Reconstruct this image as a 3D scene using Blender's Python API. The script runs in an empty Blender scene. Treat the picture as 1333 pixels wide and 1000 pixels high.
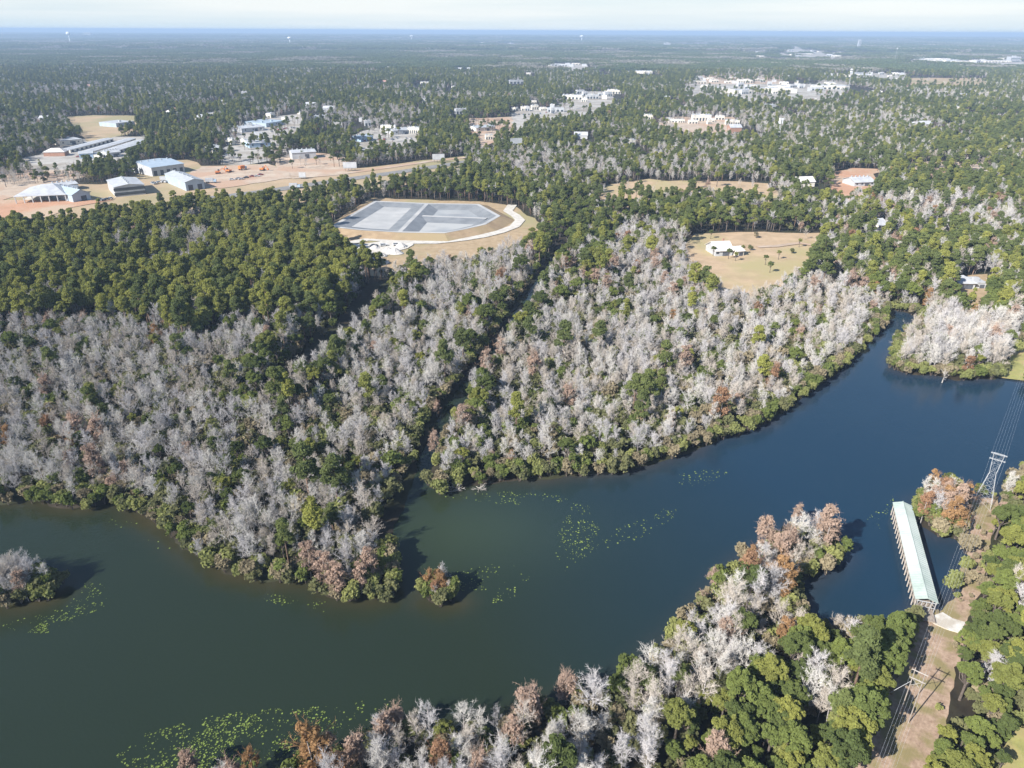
import bpy, math, random
import numpy as np
from mathutils import Vector, Matrix
from mathutils.geometry import delaunay_2d_cdt

random.seed(7)
rng = np.random.default_rng(11)
PI = math.pi
sc = bpy.context.scene
col = sc.collection

# ------------------------------------------------------------------ camera
CAM_H, FPX = 110.0, 941.0
PITCH, ROLL = math.radians(26.05), math.radians(0.26)
cam = bpy.data.objects.new('camera', bpy.data.cameras.new('camera'))
col.objects.link(cam)
cam.data.sensor_width = 36.0
cam.data.lens = 36.0 * FPX / 1333.0
cam.data.clip_start, cam.data.clip_end = 1.0, 200000.0
cam.matrix_world = Matrix.Translation((0, 0, CAM_H)) @ Matrix.Rotation(PI/2 - PITCH, 4, 'X') @ Matrix.Rotation(ROLL, 4, 'Z')
sc.camera = cam


def G(px, py, z=0.0):
    """survey: the point at height z that the photograph shows at px, py"""
    u0, v0 = (px - 666.5)/FPX, (500.0 - py)/FPX
    c, s = math.cos(ROLL), math.sin(ROLL)
    u, v = u0*c - v0*s, v0*c + u0*s
    dy, dz = math.cos(PITCH) + v*math.sin(PITCH), -math.sin(PITCH) + v*math.cos(PITCH)
    t = (CAM_H - z)/(-dz)
    return (u*t, dy*t)


def PX(P):
    """P (N,3) -> pixel x, pixel y, depth"""
    P = np.asarray(P, float)
    x, y, z = P[:, 0], P[:, 1], P[:, 2] - CAM_H
    d = y*math.cos(PITCH) - z*math.sin(PITCH)
    v = (y*math.sin(PITCH) + z*math.cos(PITCH))/d
    u = x/d
    c, s = math.cos(ROLL), math.sin(ROLL)
    return 666.5 + FPX*(u*c + v*s), 500.0 - FPX*(v*c - u*s), d


def poly(pts, z=0.0):
    return [G(p[0], p[1], p[2] if len(p) > 2 else z) for p in pts]


def inside(P, pg):
    P = np.asarray(P, float)[:, :2]
    pg = np.asarray(pg, float)
    x, y = P[:, 0], P[:, 1]
    r = np.zeros(len(P), bool)
    j = len(pg) - 1
    for i in range(len(pg)):
        xi, yi = pg[i]
        xj, yj = pg[j]
        c = ((yi > y) != (yj > y))
        r ^= c & (x < (xj - xi)*(y - yi)/(yj - yi + 1e-12) + xi)
        j = i
    return r


def dist_edges(P, pg, closed=True):
    P = np.asarray(P, float)[:, :2]
    pg = np.asarray(pg, float)
    best = np.full(len(P), 1e9)
    n = len(pg)
    for i in range(n if closed else n-1):
        a, b = pg[i], pg[(i+1) % n]
        ab = b - a
        t = np.clip(((P - a) @ ab)/(ab @ ab + 1e-9), 0, 1)
        best = np.minimum(best, np.hypot(*(P - (a + t[:, None]*ab)).T))
    return best


def vnoise(P, scale, seed=0):
    """smooth value noise 0..1"""
    P = np.asarray(P, float)[:, :2]/scale + 1000.0
    i = np.floor(P).astype(np.int64)
    f = P - i
    f = f*f*(3 - 2*f)

    def h(a, b):
        n = (a*374761393 + b*668265263 + seed*974711) & 0x7fffffff
        n = ((n ^ (n >> 13))*1274126177) & 0x7fffffff
        return ((n ^ (n >> 16)) & 0xffff)/65535.0
    a, b = i[:, 0], i[:, 1]
    return ((h(a, b)*(1-f[:, 0]) + h(a+1, b)*f[:, 0])*(1-f[:, 1])
            + (h(a, b+1)*(1-f[:, 0]) + h(a+1, b+1)*f[:, 0])*f[:, 1])


# ------------------------------------------------------------------ materials
def new_mat(name):
    m = bpy.data.materials.new(name)
    m.use_nodes = True
    nt = m.node_tree
    for n in list(nt.nodes):
        nt.nodes.remove(n)
    out = nt.nodes.new('ShaderNodeOutputMaterial')
    return m, nt, out


def N(nt, typ, **kw):
    n = nt.nodes.new(typ)
    for k, v in kw.items():
        if k in n.inputs.keys():
            n.inputs[k].default_value = v
        else:
            setattr(n, k, v)
    return n


def rgba(c):
    return (c[0], c[1], c[2], 1.0)


def surf_mat(name, c1, c2=None, scale=1.0, rough=0.85, detail=6.0, spec=0.2, bump=0.0, coords='Object', c3=None, scale3=0.1, metallic=0.0):
    """two-colour noise surface, with a third colour in broad patches"""
    m, nt, out = new_mat(name)
    b = N(nt, 'ShaderNodeBsdfPrincipled')
    b.inputs['Roughness'].default_value = rough
    b.inputs['Specular IOR Level'].default_value = spec
    b.inputs['Metallic'].default_value = metallic
    nt.links.new(b.outputs[0], out.inputs[0])
    if c2 is None:
        c2 = tuple(x*0.8 for x in c1)
    tc = N(nt, 'ShaderNodeTexCoord')
    no = N(nt, 'ShaderNodeTexNoise', Scale=scale, Detail=detail, Roughness=0.62)
    nt.links.new(tc.outputs[coords], no.inputs['Vector'])
    cr = N(nt, 'ShaderNodeValToRGB')
    cr.color_ramp.elements[0].position = 0.36
    cr.color_ramp.elements[1].position = 0.64
    cr.color_ramp.elements[0].color = rgba(c2)
    cr.color_ramp.elements[1].color = rgba(c1)
    nt.links.new(no.outputs['Fac'], cr.inputs[0])
    last = cr.outputs[0]
    if c3 is not None:
        n3 = N(nt, 'ShaderNodeTexNoise', Scale=scale3, Detail=5.0)
        nt.links.new(tc.outputs[coords], n3.inputs['Vector'])
        mr = N(nt, 'ShaderNodeMapRange')
        mr.inputs['From Min'].default_value, mr.inputs['From Max'].default_value = 0.47, 0.60
        nt.links.new(n3.outputs['Fac'], mr.inputs['Value'])
        mx = N(nt, 'ShaderNodeMix', data_type='RGBA')
        nt.links.new(mr.outputs[0], mx.inputs['Factor'])
        nt.links.new(last, mx.inputs[6])
        mx.inputs[7].default_value = rgba(c3)
        last = mx.outputs[2]
    nt.links.new(last, b.inputs['Base Color'])
    if bump:
        bp = N(nt, 'ShaderNodeBump', Strength=bump)
        nt.links.new(no.outputs['Fac'], bp.inputs['Height'])
        nt.links.new(bp.outputs[0], b.inputs['Normal'])
    return m


def leaf_mat(name, c1, c2, trans=0.38, patch=None):
    """c1..c2 by tree; a vertex value 'tint' varies single leaf sprays"""
    m, nt, out = new_mat(name)
    oi = N(nt, 'ShaderNodeObjectInfo')
    mx = N(nt, 'ShaderNodeMix', data_type='RGBA')
    nt.links.new(oi.outputs['Random'], mx.inputs['Factor'])
    mx.inputs[6].default_value, mx.inputs[7].default_value = rgba(c1), rgba(c2)
    at = N(nt, 'ShaderNodeAttribute', attribute_name='tint')
    ml = N(nt, 'ShaderNodeMix', data_type='RGBA', blend_type='MULTIPLY')
    ml.inputs['Factor'].default_value = 1.0
    nt.links.new(mx.outputs[2], ml.inputs[6])
    nt.links.new(at.outputs['Color'], ml.inputs[7])
    d = N(nt, 'ShaderNodeBsdfDiffuse', Roughness=0.8)
    nt.links.new(ml.outputs[2], d.inputs['Color'])
    if trans > 0:
        t = N(nt, 'ShaderNodeBsdfTranslucent')
        nt.links.new(ml.outputs[2], t.inputs['Color'])
        s = N(nt, 'ShaderNodeMixShader', Fac=trans)
        nt.links.new(d.outputs[0], s.inputs[1])
        nt.links.new(t.outputs[0], s.inputs[2])
        nt.links.new(s.outputs[0], out.inputs[0])
    else:
        nt.links.new(d.outputs[0], out.inputs[0])
    return m


M = {}
M['bark'] = surf_mat('bark', (0.16, 0.13, 0.11), (0.09, 0.075, 0.065), 3.0)
M['grey_bark'] = surf_mat('grey_bark', (0.42, 0.39, 0.38), (0.27, 0.25, 0.24), 3.0)
M['pine_bark'] = surf_mat('pine_bark', (0.22, 0.15, 0.11), (0.13, 0.09, 0.07), 3.0)
TW = {'pale grey': leaf_mat('twigs_pale', (0.655, 0.63, 0.59), (0.555, 0.53, 0.495), 0.1),
      'lilac grey': leaf_mat('twigs_lilac', (0.59, 0.565, 0.56), (0.49, 0.47, 0.465), 0.1),
      'pinkish tan': leaf_mat('twigs_tan', (0.57, 0.515, 0.455), (0.48, 0.43, 0.375), 0.1)}
EV = {'olive green': leaf_mat('leaves_olive', (0.270, 0.276, 0.074), (0.198, 0.216, 0.065)),
      'dark green': leaf_mat('leaves_dark', (0.138, 0.168, 0.055), (0.102, 0.132, 0.048)),
      'mid green': leaf_mat('leaves_mid', (0.198, 0.234, 0.067), (0.144, 0.180, 0.058))}
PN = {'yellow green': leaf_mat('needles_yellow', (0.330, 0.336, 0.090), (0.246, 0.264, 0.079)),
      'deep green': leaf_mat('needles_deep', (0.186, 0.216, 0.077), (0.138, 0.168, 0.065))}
RU = {'rusty brown': leaf_mat('leaves_rust', (0.36, 0.215, 0.13), (0.30, 0.19, 0.12)),
      'pinkish brown': leaf_mat('leaves_pink', (0.46, 0.34, 0.265), (0.40, 0.30, 0.24)),
      'orange': leaf_mat('leaves_orange', (0.38, 0.235, 0.115), (0.34, 0.21, 0.11))}
SH = {'yellow green': leaf_mat('brush_yellow', (0.29, 0.30, 0.11), (0.22, 0.24, 0.09)),
      'olive': leaf_mat('brush_olive', (0.21, 0.21, 0.10), (0.155, 0.165, 0.078)),
      'tan': leaf_mat('brush_tan', (0.33, 0.28, 0.18), (0.27, 0.23, 0.15)),
      'bright green': leaf_mat('brush_green', (0.17, 0.205, 0.062), (0.125, 0.155, 0.05))}
M['forest_soil'] = surf_mat('forest_soil', (0.042, 0.034, 0.023), (0.024, 0.020, 0.014), 0.4, c3=(0.034, 0.036, 0.018), scale3=0.05)
M['dry_grass'] = surf_mat('dry_grass', (0.47, 0.345, 0.225), (0.36, 0.265, 0.17), 0.12, c3=(0.36, 0.305, 0.16), scale3=0.02)
M['tan_grass'] = surf_mat('tan_grass', (0.40, 0.30, 0.19), (0.31, 0.23, 0.14), 0.25, c3=(0.30, 0.265, 0.145), scale3=0.02)
M['marsh_grass'] = surf_mat('marsh_grass', (0.33, 0.32, 0.11), (0.24, 0.235, 0.09), 0.6, c3=(0.36, 0.28, 0.14), scale3=0.1, bump=0.4)
M['field_grass'] = surf_mat('field_grass', (0.42, 0.31, 0.20), (0.34, 0.26, 0.165), 0.05, c3=(0.29, 0.255, 0.14), scale3=0.01)
M['clay'] = surf_mat('clay', (0.48, 0.27, 0.17), (0.40, 0.235, 0.15), 0.1, c3=(0.44, 0.33, 0.235), scale3=0.02)
M['sand'] = surf_mat('sand', (0.48, 0.395, 0.31), (0.37, 0.285, 0.215), 0.08, c3=(0.42, 0.285, 0.20), scale3=0.03)
M['gravel_white'] = surf_mat('gravel_white', (0.58, 0.55, 0.50), (0.45, 0.42, 0.37), 0.4)
M['pavement'] = surf_mat('pavement', (0.44, 0.42, 0.39), (0.32, 0.30, 0.27), 0.1, c3=(0.28, 0.25, 0.21), scale3=0.03)
M['asphalt'] = surf_mat('asphalt', (0.24, 0.235, 0.23), (0.18, 0.175, 0.17), 0.3)
M['concrete'] = surf_mat('concrete', (0.62, 0.60, 0.56), (0.50, 0.48, 0.44), 0.9, c3=(0.44, 0.40, 0.34), scale3=0.3)
M['track_dirt'] = surf_mat('track_dirt', (0.42, 0.31, 0.23), (0.27, 0.19, 0.135), 1.1, detail=9.0, c3=(0.24, 0.20, 0.10), scale3=0.22, bump=0.3)
M['liner'] = surf_mat('liner', (0.225, 0.235, 0.245), (0.16, 0.17, 0.18), 0.15, rough=0.55, spec=0.4)
M['sediment'] = surf_mat('sediment', (0.42, 0.42, 0.415), (0.33, 0.335, 0.335), 0.06, c3=(0.47, 0.46, 0.44), scale3=0.03)
M['sediment_wet'] = surf_mat('sediment_wet', (0.31, 0.325, 0.335), (0.24, 0.255, 0.27), 0.05, c3=(0.38, 0.385, 0.38), scale3=0.03)
M['berm_grass'] = surf_mat('berm_grass', (0.36, 0.265, 0.165), (0.27, 0.195, 0.12), 0.2, c3=(0.30, 0.235, 0.135), scale3=0.03)
M['white_metal'] = surf_mat('white_metal', (0.50, 0.51, 0.52), (0.37, 0.38, 0.40), 0.2, rough=0.45, spec=0.4)
M['blue_white_metal'] = surf_mat('blue_white_metal', (0.38, 0.45, 0.52), (0.31, 0.38, 0.45), 0.2, rough=0.4, spec=0.4)
M['grey_metal'] = surf_mat('grey_metal', (0.42, 0.44, 0.46), (0.34, 0.36, 0.38), 0.3, rough=0.5, spec=0.4)
M['galvanised'] = surf_mat('galvanised', (0.46, 0.47, 0.48), (0.36, 0.37, 0.38), 2.0, rough=0.45, spec=0.4)
M['mint_metal'] = surf_mat('mint_metal', (0.43, 0.49, 0.45), (0.34, 0.40, 0.365), 0.35, rough=0.6, spec=0.15, c3=(0.46, 0.51, 0.475), scale3=0.12)
M['cream_wall'] = surf_mat('cream_wall', (0.70, 0.66, 0.58), (0.60, 0.56, 0.49), 0.4)
M['blue_wall'] = surf_mat('blue_wall', (0.38, 0.50, 0.62), (0.32, 0.43, 0.55), 0.4)
M['brick_wall'] = surf_mat('brick_wall', (0.38, 0.22, 0.16), (0.30, 0.17, 0.12), 0.8)
M['shingle'] = surf_mat('shingle', (0.34, 0.31, 0.29), (0.26, 0.24, 0.23), 0.8)
M['light_shingle'] = surf_mat('light_shingle', (0.62, 0.59, 0.56), (0.52, 0.49, 0.47), 0.8)
M['red_shingle'] = surf_mat('red_shingle', (0.45, 0.27, 0.22), (0.36, 0.21, 0.17), 0.8)
M['glass'] = surf_mat('glass', (0.05, 0.065, 0.08), (0.035, 0.045, 0.06), 0.3, rough=0.15, spec=0.6)
M['dark_door'] = surf_mat('dark_door', (0.10, 0.11, 0.13), (0.07, 0.075, 0.09), 0.5)
M['timber'] = surf_mat('timber', (0.34, 0.29, 0.24), (0.23, 0.19, 0.16), 2.0)
M['pale_timber'] = surf_mat('pale_timber', (0.44, 0.40, 0.36), (0.32, 0.29, 0.26), 2.0)
M['dead_wood'] = surf_mat('dead_wood', (0.46, 0.43, 0.40), (0.34, 0.31, 0.28), 2.0)
M['cable'] = surf_mat('cable', (0.55, 0.56, 0.58), (0.45, 0.46, 0.48), 1.0, rough=0.4, spec=0.5)
M['limestone'] = surf_mat('limestone', (0.56, 0.54, 0.51), (0.42, 0.40, 0.38), 0.8, bump=0.4)
M['orange_paint'] = surf_mat('orange_paint', (0.62, 0.20, 0.06), (0.52, 0.17, 0.05), 1.0, rough=0.4)
M['tyre'] = surf_mat('tyre', (0.035, 0.035, 0.035), (0.02, 0.02, 0.02), 2.0)
M['pad'] = leaf_mat('lily_leaf', (0.15, 0.20, 0.060), (0.15, 0.20, 0.060), 0.0)
M['tower_paint'] = surf_mat('tower_paint', (0.82, 0.84, 0.86), (0.76, 0.78, 0.80), 0.1, rough=0.4)


# ------------------------------------------------------------------ object helpers
def tag(o, label, cat=None, group=None, kind=None):
    o['label'] = label
    if cat:
        o['category'] = cat
    if group:
        o['group'] = group
    if kind:
        o['kind'] = kind
    return o


def link_mesh(name, me, parent=None):
    o = bpy.data.objects.new(name, me)
    col.objects.link(o)
    if parent is not None:
        o.parent = parent
    return o


def empty(name, loc, rz=0.0):
    o = bpy.data.objects.new(name, None)
    o.empty_display_size = 0.5
    o.location, o.rotation_euler = loc, (0, 0, rz)
    col.objects.link(o)
    return o


class MB:
    def __init__(s):
        s.v, s.f, s.mi = [], [], []

    def add(s, vs, fs, mi=0):
        k = len(s.v)
        s.v += [tuple(p) for p in vs]
        s.f += [tuple(i + k for i in f) for f in fs]
        s.mi += [mi]*len(fs)

    def box(s, lo, hi, mi=0):
        (a, b, c), (d, e, f) = lo, hi
        s.add([(a, b, c), (d, b, c), (d, e, c), (a, e, c), (a, b, f), (d, b, f), (d, e, f), (a, e, f)],
              [(0, 3, 2, 1), (4, 5, 6, 7), (0, 1, 5, 4), (1, 2, 6, 5), (2, 3, 7, 6), (3, 0, 4, 7)], mi)

    def bar(s, p, q, r0, r1=None, n=5, mi=0, cap=True):
        p, q = Vector(p), Vector(q)
        r1 = r0 if r1 is None else r1
        d = (q - p).normalized()
        a = d.orthogonal().normalized()
        b = d.cross(a)
        vs = []
        for c, r in ((p, r0), (q, r1)):
            for i in range(n):
                t = 2*PI*i/n
                vs.append(c + a*math.cos(t)*r + b*math.sin(t)*r)
        fs = [(i, (i+1) % n, n + (i+1) % n, n + i) for i in range(n)]
        if cap:
            fs += [tuple(range(n-1, -1, -1)), tuple(range(n, 2*n))]
        s.add(vs, fs, mi)

    def tube(s, pts, r, n=4):
        for a, b in zip(pts[:-1], pts[1:]):
            s.bar(a, b, r, n=n, cap=False)

    def lathe(s, prof, n=16, c=(0, 0), mi=0):
        vs = [(c[0] + r*math.cos(2*PI*i/n), c[1] + r*math.sin(2*PI*i/n), z) for r, z in prof for i in range(n)]
        fs = [(k*n + i, k*n + (i+1) % n, (k+1)*n + (i+1) % n, (k+1)*n + i) for k in range(len(prof)-1) for i in range(n)]
        fs += [tuple(range(n-1, -1, -1)), tuple(range((len(prof)-1)*n, len(prof)*n))]
        s.add(vs, fs, mi)

    def mesh(s, name, mats):
        me = bpy.data.meshes.new(name)
        me.from_pydata(s.v, [], s.f)
        for m in (mats if isinstance(mats, (list, tuple)) else [mats]):
            me.materials.append(m)
        me.polygons.foreach_set('material_index', s.mi)
        me.update()
        return me

    def build(s, name, mats, parent=None):
        return link_mesh(name, s.mesh(name, mats), parent)


def sheet(name, pg, z, mat, label, ragged=0.0):
    pg = [tuple(p) for p in pg]
    if ragged:
        q_ = []
        rr_ = random.Random(len(pg)*7 + int(abs(pg[0][0])))
        for a_, b_ in zip(pg, pg[1:] + pg[:1]):
            L_ = math.dist(a_, b_)
            k_ = max(1, min(40, int(L_/(ragged*3.5))))
            nx_, ny_ = -(b_[1]-a_[1])/(L_+1e-6), (b_[0]-a_[0])/(L_+1e-6)
            for i_ in range(k_):
                u_ = i_/k_
                o_ = rr_.uniform(-ragged, ragged)*(0.35 if i_ == 0 else 1)
                q_.append((a_[0] + (b_[0]-a_[0])*u_ + nx_*o_, a_[1] + (b_[1]-a_[1])*u_ + ny_*o_))
        pg = q_
    n = len(pg)
    r = delaunay_2d_cdt([Vector(p) for p in pg], [], [list(range(n))], 1, 1e-4)
    vs, fs = r[0], r[2]
    me = bpy.data.meshes.new(name)
    me.from_pydata([(v.x, v.y, z) for v in vs], [], [tuple(f) for f in fs])
    me.materials.append(M[mat])
    me.update()
    o = link_mesh(name, me)
    tag(o, label, kind='structure')
    return o


def ribbon(pts, w):
    p = [Vector(q) for q in pts]
    L, R = [], []
    for i, q in enumerate(p):
        d = (p[min(i+1, len(p)-1)] - p[max(i-1, 0)]).normalized()
        n = Vector((-d.y, d.x))*(w[i] if isinstance(w, (list, tuple)) else w)*0.5
        L.append(tuple(q + n))
        R.append(tuple(q - n))
    return L + R[::-1]


# ------------------------------------------------------------------ water outline
NS = [(-160, 650), (0, 657), (40, 653), (70, 664), (110, 664), (150, 657), (190, 678), (225, 701), (255, 731), (290, 748), (345, 758),
      (400, 764), (430, 780), (480, 785), (512, 781), (522, 768), (519, 742, 3), (508, 712, 3), (516, 684), (532, 655), (546, 606), (562, 557),
      (598, 507), (638, 456), (663, 416), (697, 369), (720, 338), (728, 338), (705, 371), (673, 419), (649, 461), (611, 513), (579, 561), (561, 611),
      (554, 636), (572, 643), (600, 635), (650, 630), (700, 626), (760, 620), (800, 617), (850, 606), (900, 590), (940, 573), (990, 558),
      (1030, 533), (1060, 508), (1090, 488), (1110, 468), (1130, 448), (1150, 425), (1158, 404), (1180, 408), (1198, 415), (1190, 430), (1172, 440),
      (1163, 452), (1158, 468), (1160, 480), (1175, 487), (1205, 489), (1228, 492), (1248, 496), (1270, 496), (1290, 494), (1310, 491),
      (1340, 500), (1420, 515), (1460, 560)]
SS = [(1400, 560, 8), (1338, 590, 8), (1314, 617, 8), (1300, 645, 6), (1290, 650), (1268, 650), (1255, 645, 7), (1222, 622, 7), (1196, 630, 6), (1190, 655), (1198, 684),
      (1218, 700), (1242, 703), (1254, 712), (1262, 735), (1255, 760), (1238, 780), (1226, 794), (1196, 797), (1180, 795, 7), (1130, 790, 8), (1095, 785, 8), (1062, 790, 7), (1034, 778),
      (1044, 762), (1072, 746), (1088, 735), (1099, 722), (1101, 700, 4), (1085, 668, 7), (1045, 655, 8), (1010, 672, 9), (965, 700, 9), (918, 748, 10), (888, 780, 10), (848, 812, 10),
      (790, 855, 10), (735, 862, 10), (690, 880, 10), (665, 902, 9), (600, 915, 8), (545, 913, 8), (495, 926, 8), (445, 964, 6), (385, 990, 5), (320, 1008, 4), (230, 1022, 3), (160, 1048, 2),
      (60, 1095), (-160, 1110)]
WATER = poly(NS) + poly(SS)
ISLETS = [poly([(-90, 792), (0, 794), (40, 788), (72, 777), (82, 765), (80, 748, 3), (58, 733, 5), (20, 728, 5), (-90, 728, 5)]),
          poly([(547, 783), (570, 789), (596, 784), (594, 772), (575, 764), (552, 769)])]
STREAM = poly([(500, 366), (472, 400), (440, 434), (398, 466), (380, 484)], 3)
STREAM2 = poly([(384, 470), (360, 492), (346, 530)], 3)


CREEK = poly([(505, 700), (530, 655), (552, 608), (570, 559), (604, 510), (643, 459), (668, 418), (701, 370), (724, 338), (742, 312)])


def shore(P):
    """signed distance to the shoreline, positive on land"""
    w = inside(P, WATER)
    d = dist_edges(P, WATER)
    for isl in ISLETS:
        w &= ~inside(P, isl)
        d = np.minimum(d, dist_edges(P, isl))
    return np.where(w, -d, d)


# ------------------------------------------------------------------ ground: one sheet out to the horizon
def axis(lo, hi, step, far, grow=1.22):
    a = list(np.arange(lo, hi + 1e-6, step))
    s = step
    while a[-1] < far:
        s *= grow
        a.append(a[-1] + s)
    s = step
    while a[0] > -far:
        s *= grow
        a.insert(0, a[0] - s)
    return np.array(a)


gx, gy = axis(-170, 235, 1.5, 70000), axis(60, 320, 1.5, 70000)
XX, YY = np.meshgrid(gx, gy)
GP = np.column_stack([XX.ravel(), YY.ravel()])
near = (abs(GP[:, 0]) < 400) & (GP[:, 1] > 0) & (GP[:, 1] < 500)
sd = np.full(len(GP), 50.0)
sd[near] = shore(GP[near])
wig = (vnoise(GP, 5.0, 3) - 0.5)*3.0 + (vnoise(GP, 2.2, 4) - 0.5)*1.4
t = np.clip((sd + wig*0.6 + 3.0)/5.0, 0, 1)
gz = -1.2 + 1.55*t*t*(3 - 2*t) + np.where(near, (vnoise(GP, 3.0, 5) - 0.5)*0.08, 0)
gz[~near] = 0.35
nx, ny = len(gx), len(gy)
me = bpy.data.meshes.new('ground')
idx = np.arange(nx*ny).reshape(ny, nx)
quads = np.stack([idx[:-1, :-1], idx[:-1, 1:], idx[1:, 1:], idx[1:, :-1]], -1).reshape(-1, 4)
me.vertices.add(nx*ny)
me.vertices.foreach_set('co', np.column_stack([GP, gz]).ravel())
me.loops.add(quads.size)
me.loops.foreach_set('vertex_index', quads.ravel())
me.polygons.add(len(quads))
me.polygons.foreach_set('loop_start', np.arange(len(quads))*4)
me.materials.append(M['forest_soil'])
me.update()
me.shade_smooth()
tag(link_mesh('ground', me), 'flat swampy ground under the woods reaching to the horizon', kind='structure')

# water sheet, slightly wider than its outline so that it meets the rising banks
wm, nt, out = new_mat('river_water')
b = N(nt, 'ShaderNodeBsdfPrincipled')
b.inputs['IOR'].default_value = 1.33
rn = N(nt, 'ShaderNodeTexNoise', Scale=0.025, Detail=6.0)
rr_ = N(nt, 'ShaderNodeMapRange')
rr_.inputs['From Min'].default_value, rr_.inputs['From Max'].default_value = 0.35, 0.65
rr_.inputs['To Min'].default_value, rr_.inputs['To Max'].default_value = 0.05, 0.22
nt.links.new(rn.outputs['Fac'], rr_.inputs['Value'])
nt.links.new(rr_.outputs[0], b.inputs['Roughness'])
at = N(nt, 'ShaderNodeAttribute', attribute_name='silt_and_sky')  # bank and creek tones plus the painted blue sky reflection
tc = N(nt, 'ShaderNodeTexCoord')
n1 = N(nt, 'ShaderNodeTexNoise', Scale=0.03, Detail=4.0)
nt.links.new(tc.outputs['Object'], n1.inputs['Vector'])
mx = N(nt, 'ShaderNodeMix', data_type='RGBA')
nt.links.new(n1.outputs['Fac'], mx.inputs['Factor'])
mx.inputs[6].default_value = rgba((0.008, 0.0155, 0.0115))
mx.inputs[7].default_value = rgba((0.011, 0.0195, 0.0140))
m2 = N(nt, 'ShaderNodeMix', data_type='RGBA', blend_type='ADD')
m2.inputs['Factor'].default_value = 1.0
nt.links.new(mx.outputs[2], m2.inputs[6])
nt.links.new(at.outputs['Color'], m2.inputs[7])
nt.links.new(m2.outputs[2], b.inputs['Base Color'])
n2 = N(nt, 'ShaderNodeTexNoise', Scale=1.6, Detail=5.0)
nt.links.new(tc.outputs['Object'], n2.inputs['Vector'])
bp = N(nt, 'ShaderNodeBump', Strength=0.11, Distance=0.3)
nt.links.new(n2.outputs['Fac'], bp.inputs['Height'])
nt.links.new(bp.outputs[0], b.inputs['Normal'])
nt.links.new(b.outputs[0], out.inputs[0])

sub = (GP[:, 0] > -175) & (GP[:, 0] < 240) & (GP[:, 1] > 58) & (GP[:, 1] < 330)
step = 2.5
wx, wy = np.meshgrid(np.arange(-170, 236, step), np.arange(58, 402, step))
WP = np.column_stack([wx.ravel(), wy.ravel()])
ws = shore(WP)
keep = ws < 6.0
nyw, nxw = wx.shape
ids = np.arange(nxw*nyw).reshape(nyw, nxw)
q = np.stack([ids[:-1, :-1], ids[:-1, 1:], ids[1:, 1:], ids[1:, :-1]], -1).reshape(-1, 4)
q = q[keep[q].all(1)]
used = np.unique(q)
remap = np.full(nxw*nyw, -1)
remap[used] = np.arange(len(used))
me = bpy.data.meshes.new('river_water')
me.from_pydata([(x, y, 0.0) for x, y in WP[used]], [], [tuple(int(k) for k in f) for f in remap[q]])
ca = me.color_attributes.new('silt_and_sky', 'FLOAT_COLOR', 'POINT')
pu = WP[used]
su = -ws[used]
shal = np.clip(1 - su/7.0, 0, 1)**2*(0.35 + 0.65*vnoise(pu, 9.0, 21))           # brown shallows by the banks
shal *= np.clip((dist_edges(pu, CREEK, False) - 4.0)/10.0, 0, 1)
cx, cy = G(620, 690)
plume = np.exp(-(((pu[:, 0]-cx)/24)**2 + ((pu[:, 1]-cy)/15)**2))                # silty water off the creek mouth
rx = np.clip((pu[:, 0] + 10 + 0.3*(pu[:, 1]-120))/95.0, 0, 1)                    # sky reflection painted in as blue to the right, olive water to the left
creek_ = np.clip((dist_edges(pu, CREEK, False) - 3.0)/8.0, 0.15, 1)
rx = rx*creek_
silt_and_sky = np.stack([0.030*shal + 0.012*plume + 0.006*(1-rx), 0.014*shal + 0.017*plume + 0.007*(1-rx) + 0.013*rx, 0.004*shal + 0.008*plume + 0.002*(1-rx) + 0.043*rx, np.ones(len(pu))], -1)
ca.data.foreach_set('color', silt_and_sky.astype(np.float32).ravel())
me.materials.append(wm)
me.update()
tag(link_mesh('river_water', me), 'dark green and blue river water winding through the swamp', kind='structure')

# ------------------------------------------------------------------ open ground (no trees): areas and their surfaces
OPEN = []          # world polygons that stay free of trees
SPARSE = []        # (polygon, share of trees that still stand there)
NZ = [0]


def open_area(name, pts, mat, label, z=None, nz=11.0, sparse=0.0):
    if z is None:
        NZ[0] += 1
        z = 0.42 + 0.012*NZ[0]
    pg = poly([(p[0], p[1], nz) if len(p) > 2 and p[2] else (p[0], p[1], 0.4) for p in pts])
    if sparse:
        SPARSE.append((pg, sparse))
    else:
        OPEN.append(pg)
    return sheet(name, pg, z, mat, label, 2.2 if name in ('house_meadow', 'villa_yard', 'driveway', 'basin_grounds') else 4.0)


n = 1
open_area('basin_grounds', [(428, 300), (447, 281), (486, 258), (560, 260), (640, 264), (672, 270), (700, 288), (706, 296), (703, 299, n), (660, 306, n), (610, 317, n), (560, 324, n), (535, 329, n), (500, 334, n), (465, 330, n), (440, 308, n)],
          'tan_grass', 'dry tan grass round the lined basin and its gravel road')
open_area('highway_verge', [(-60, 246), (0, 245), (60, 238), (130, 240), (166, 236), (182, 226), (184, 211), (245, 208), (262, 216), (350, 214), (370, 221), (455, 220), (560, 208), (606, 203), (606, 209, n), (540, 219, n), (470, 231, n), (420, 239, n), (360, 247, n), (300, 249, n), (262, 251, n),
                            (215, 258, n), (130, 270, n), (60, 280, n), (-60, 284, n)], 'field_grass', 'dry grass strip running along the highway and the warehouses', nz=12)
open_area('house_meadow', [(888, 318), (905, 304), (960, 302), (1065, 303), (1070, 320), (1054, 328, n), (1035, 342, n), (1020, 356, n), (985, 366, n), (950, 366, n), (920, 354, n), (897, 333, n)],
          'dry_grass', 'wide tan meadow around the lone house')
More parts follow.
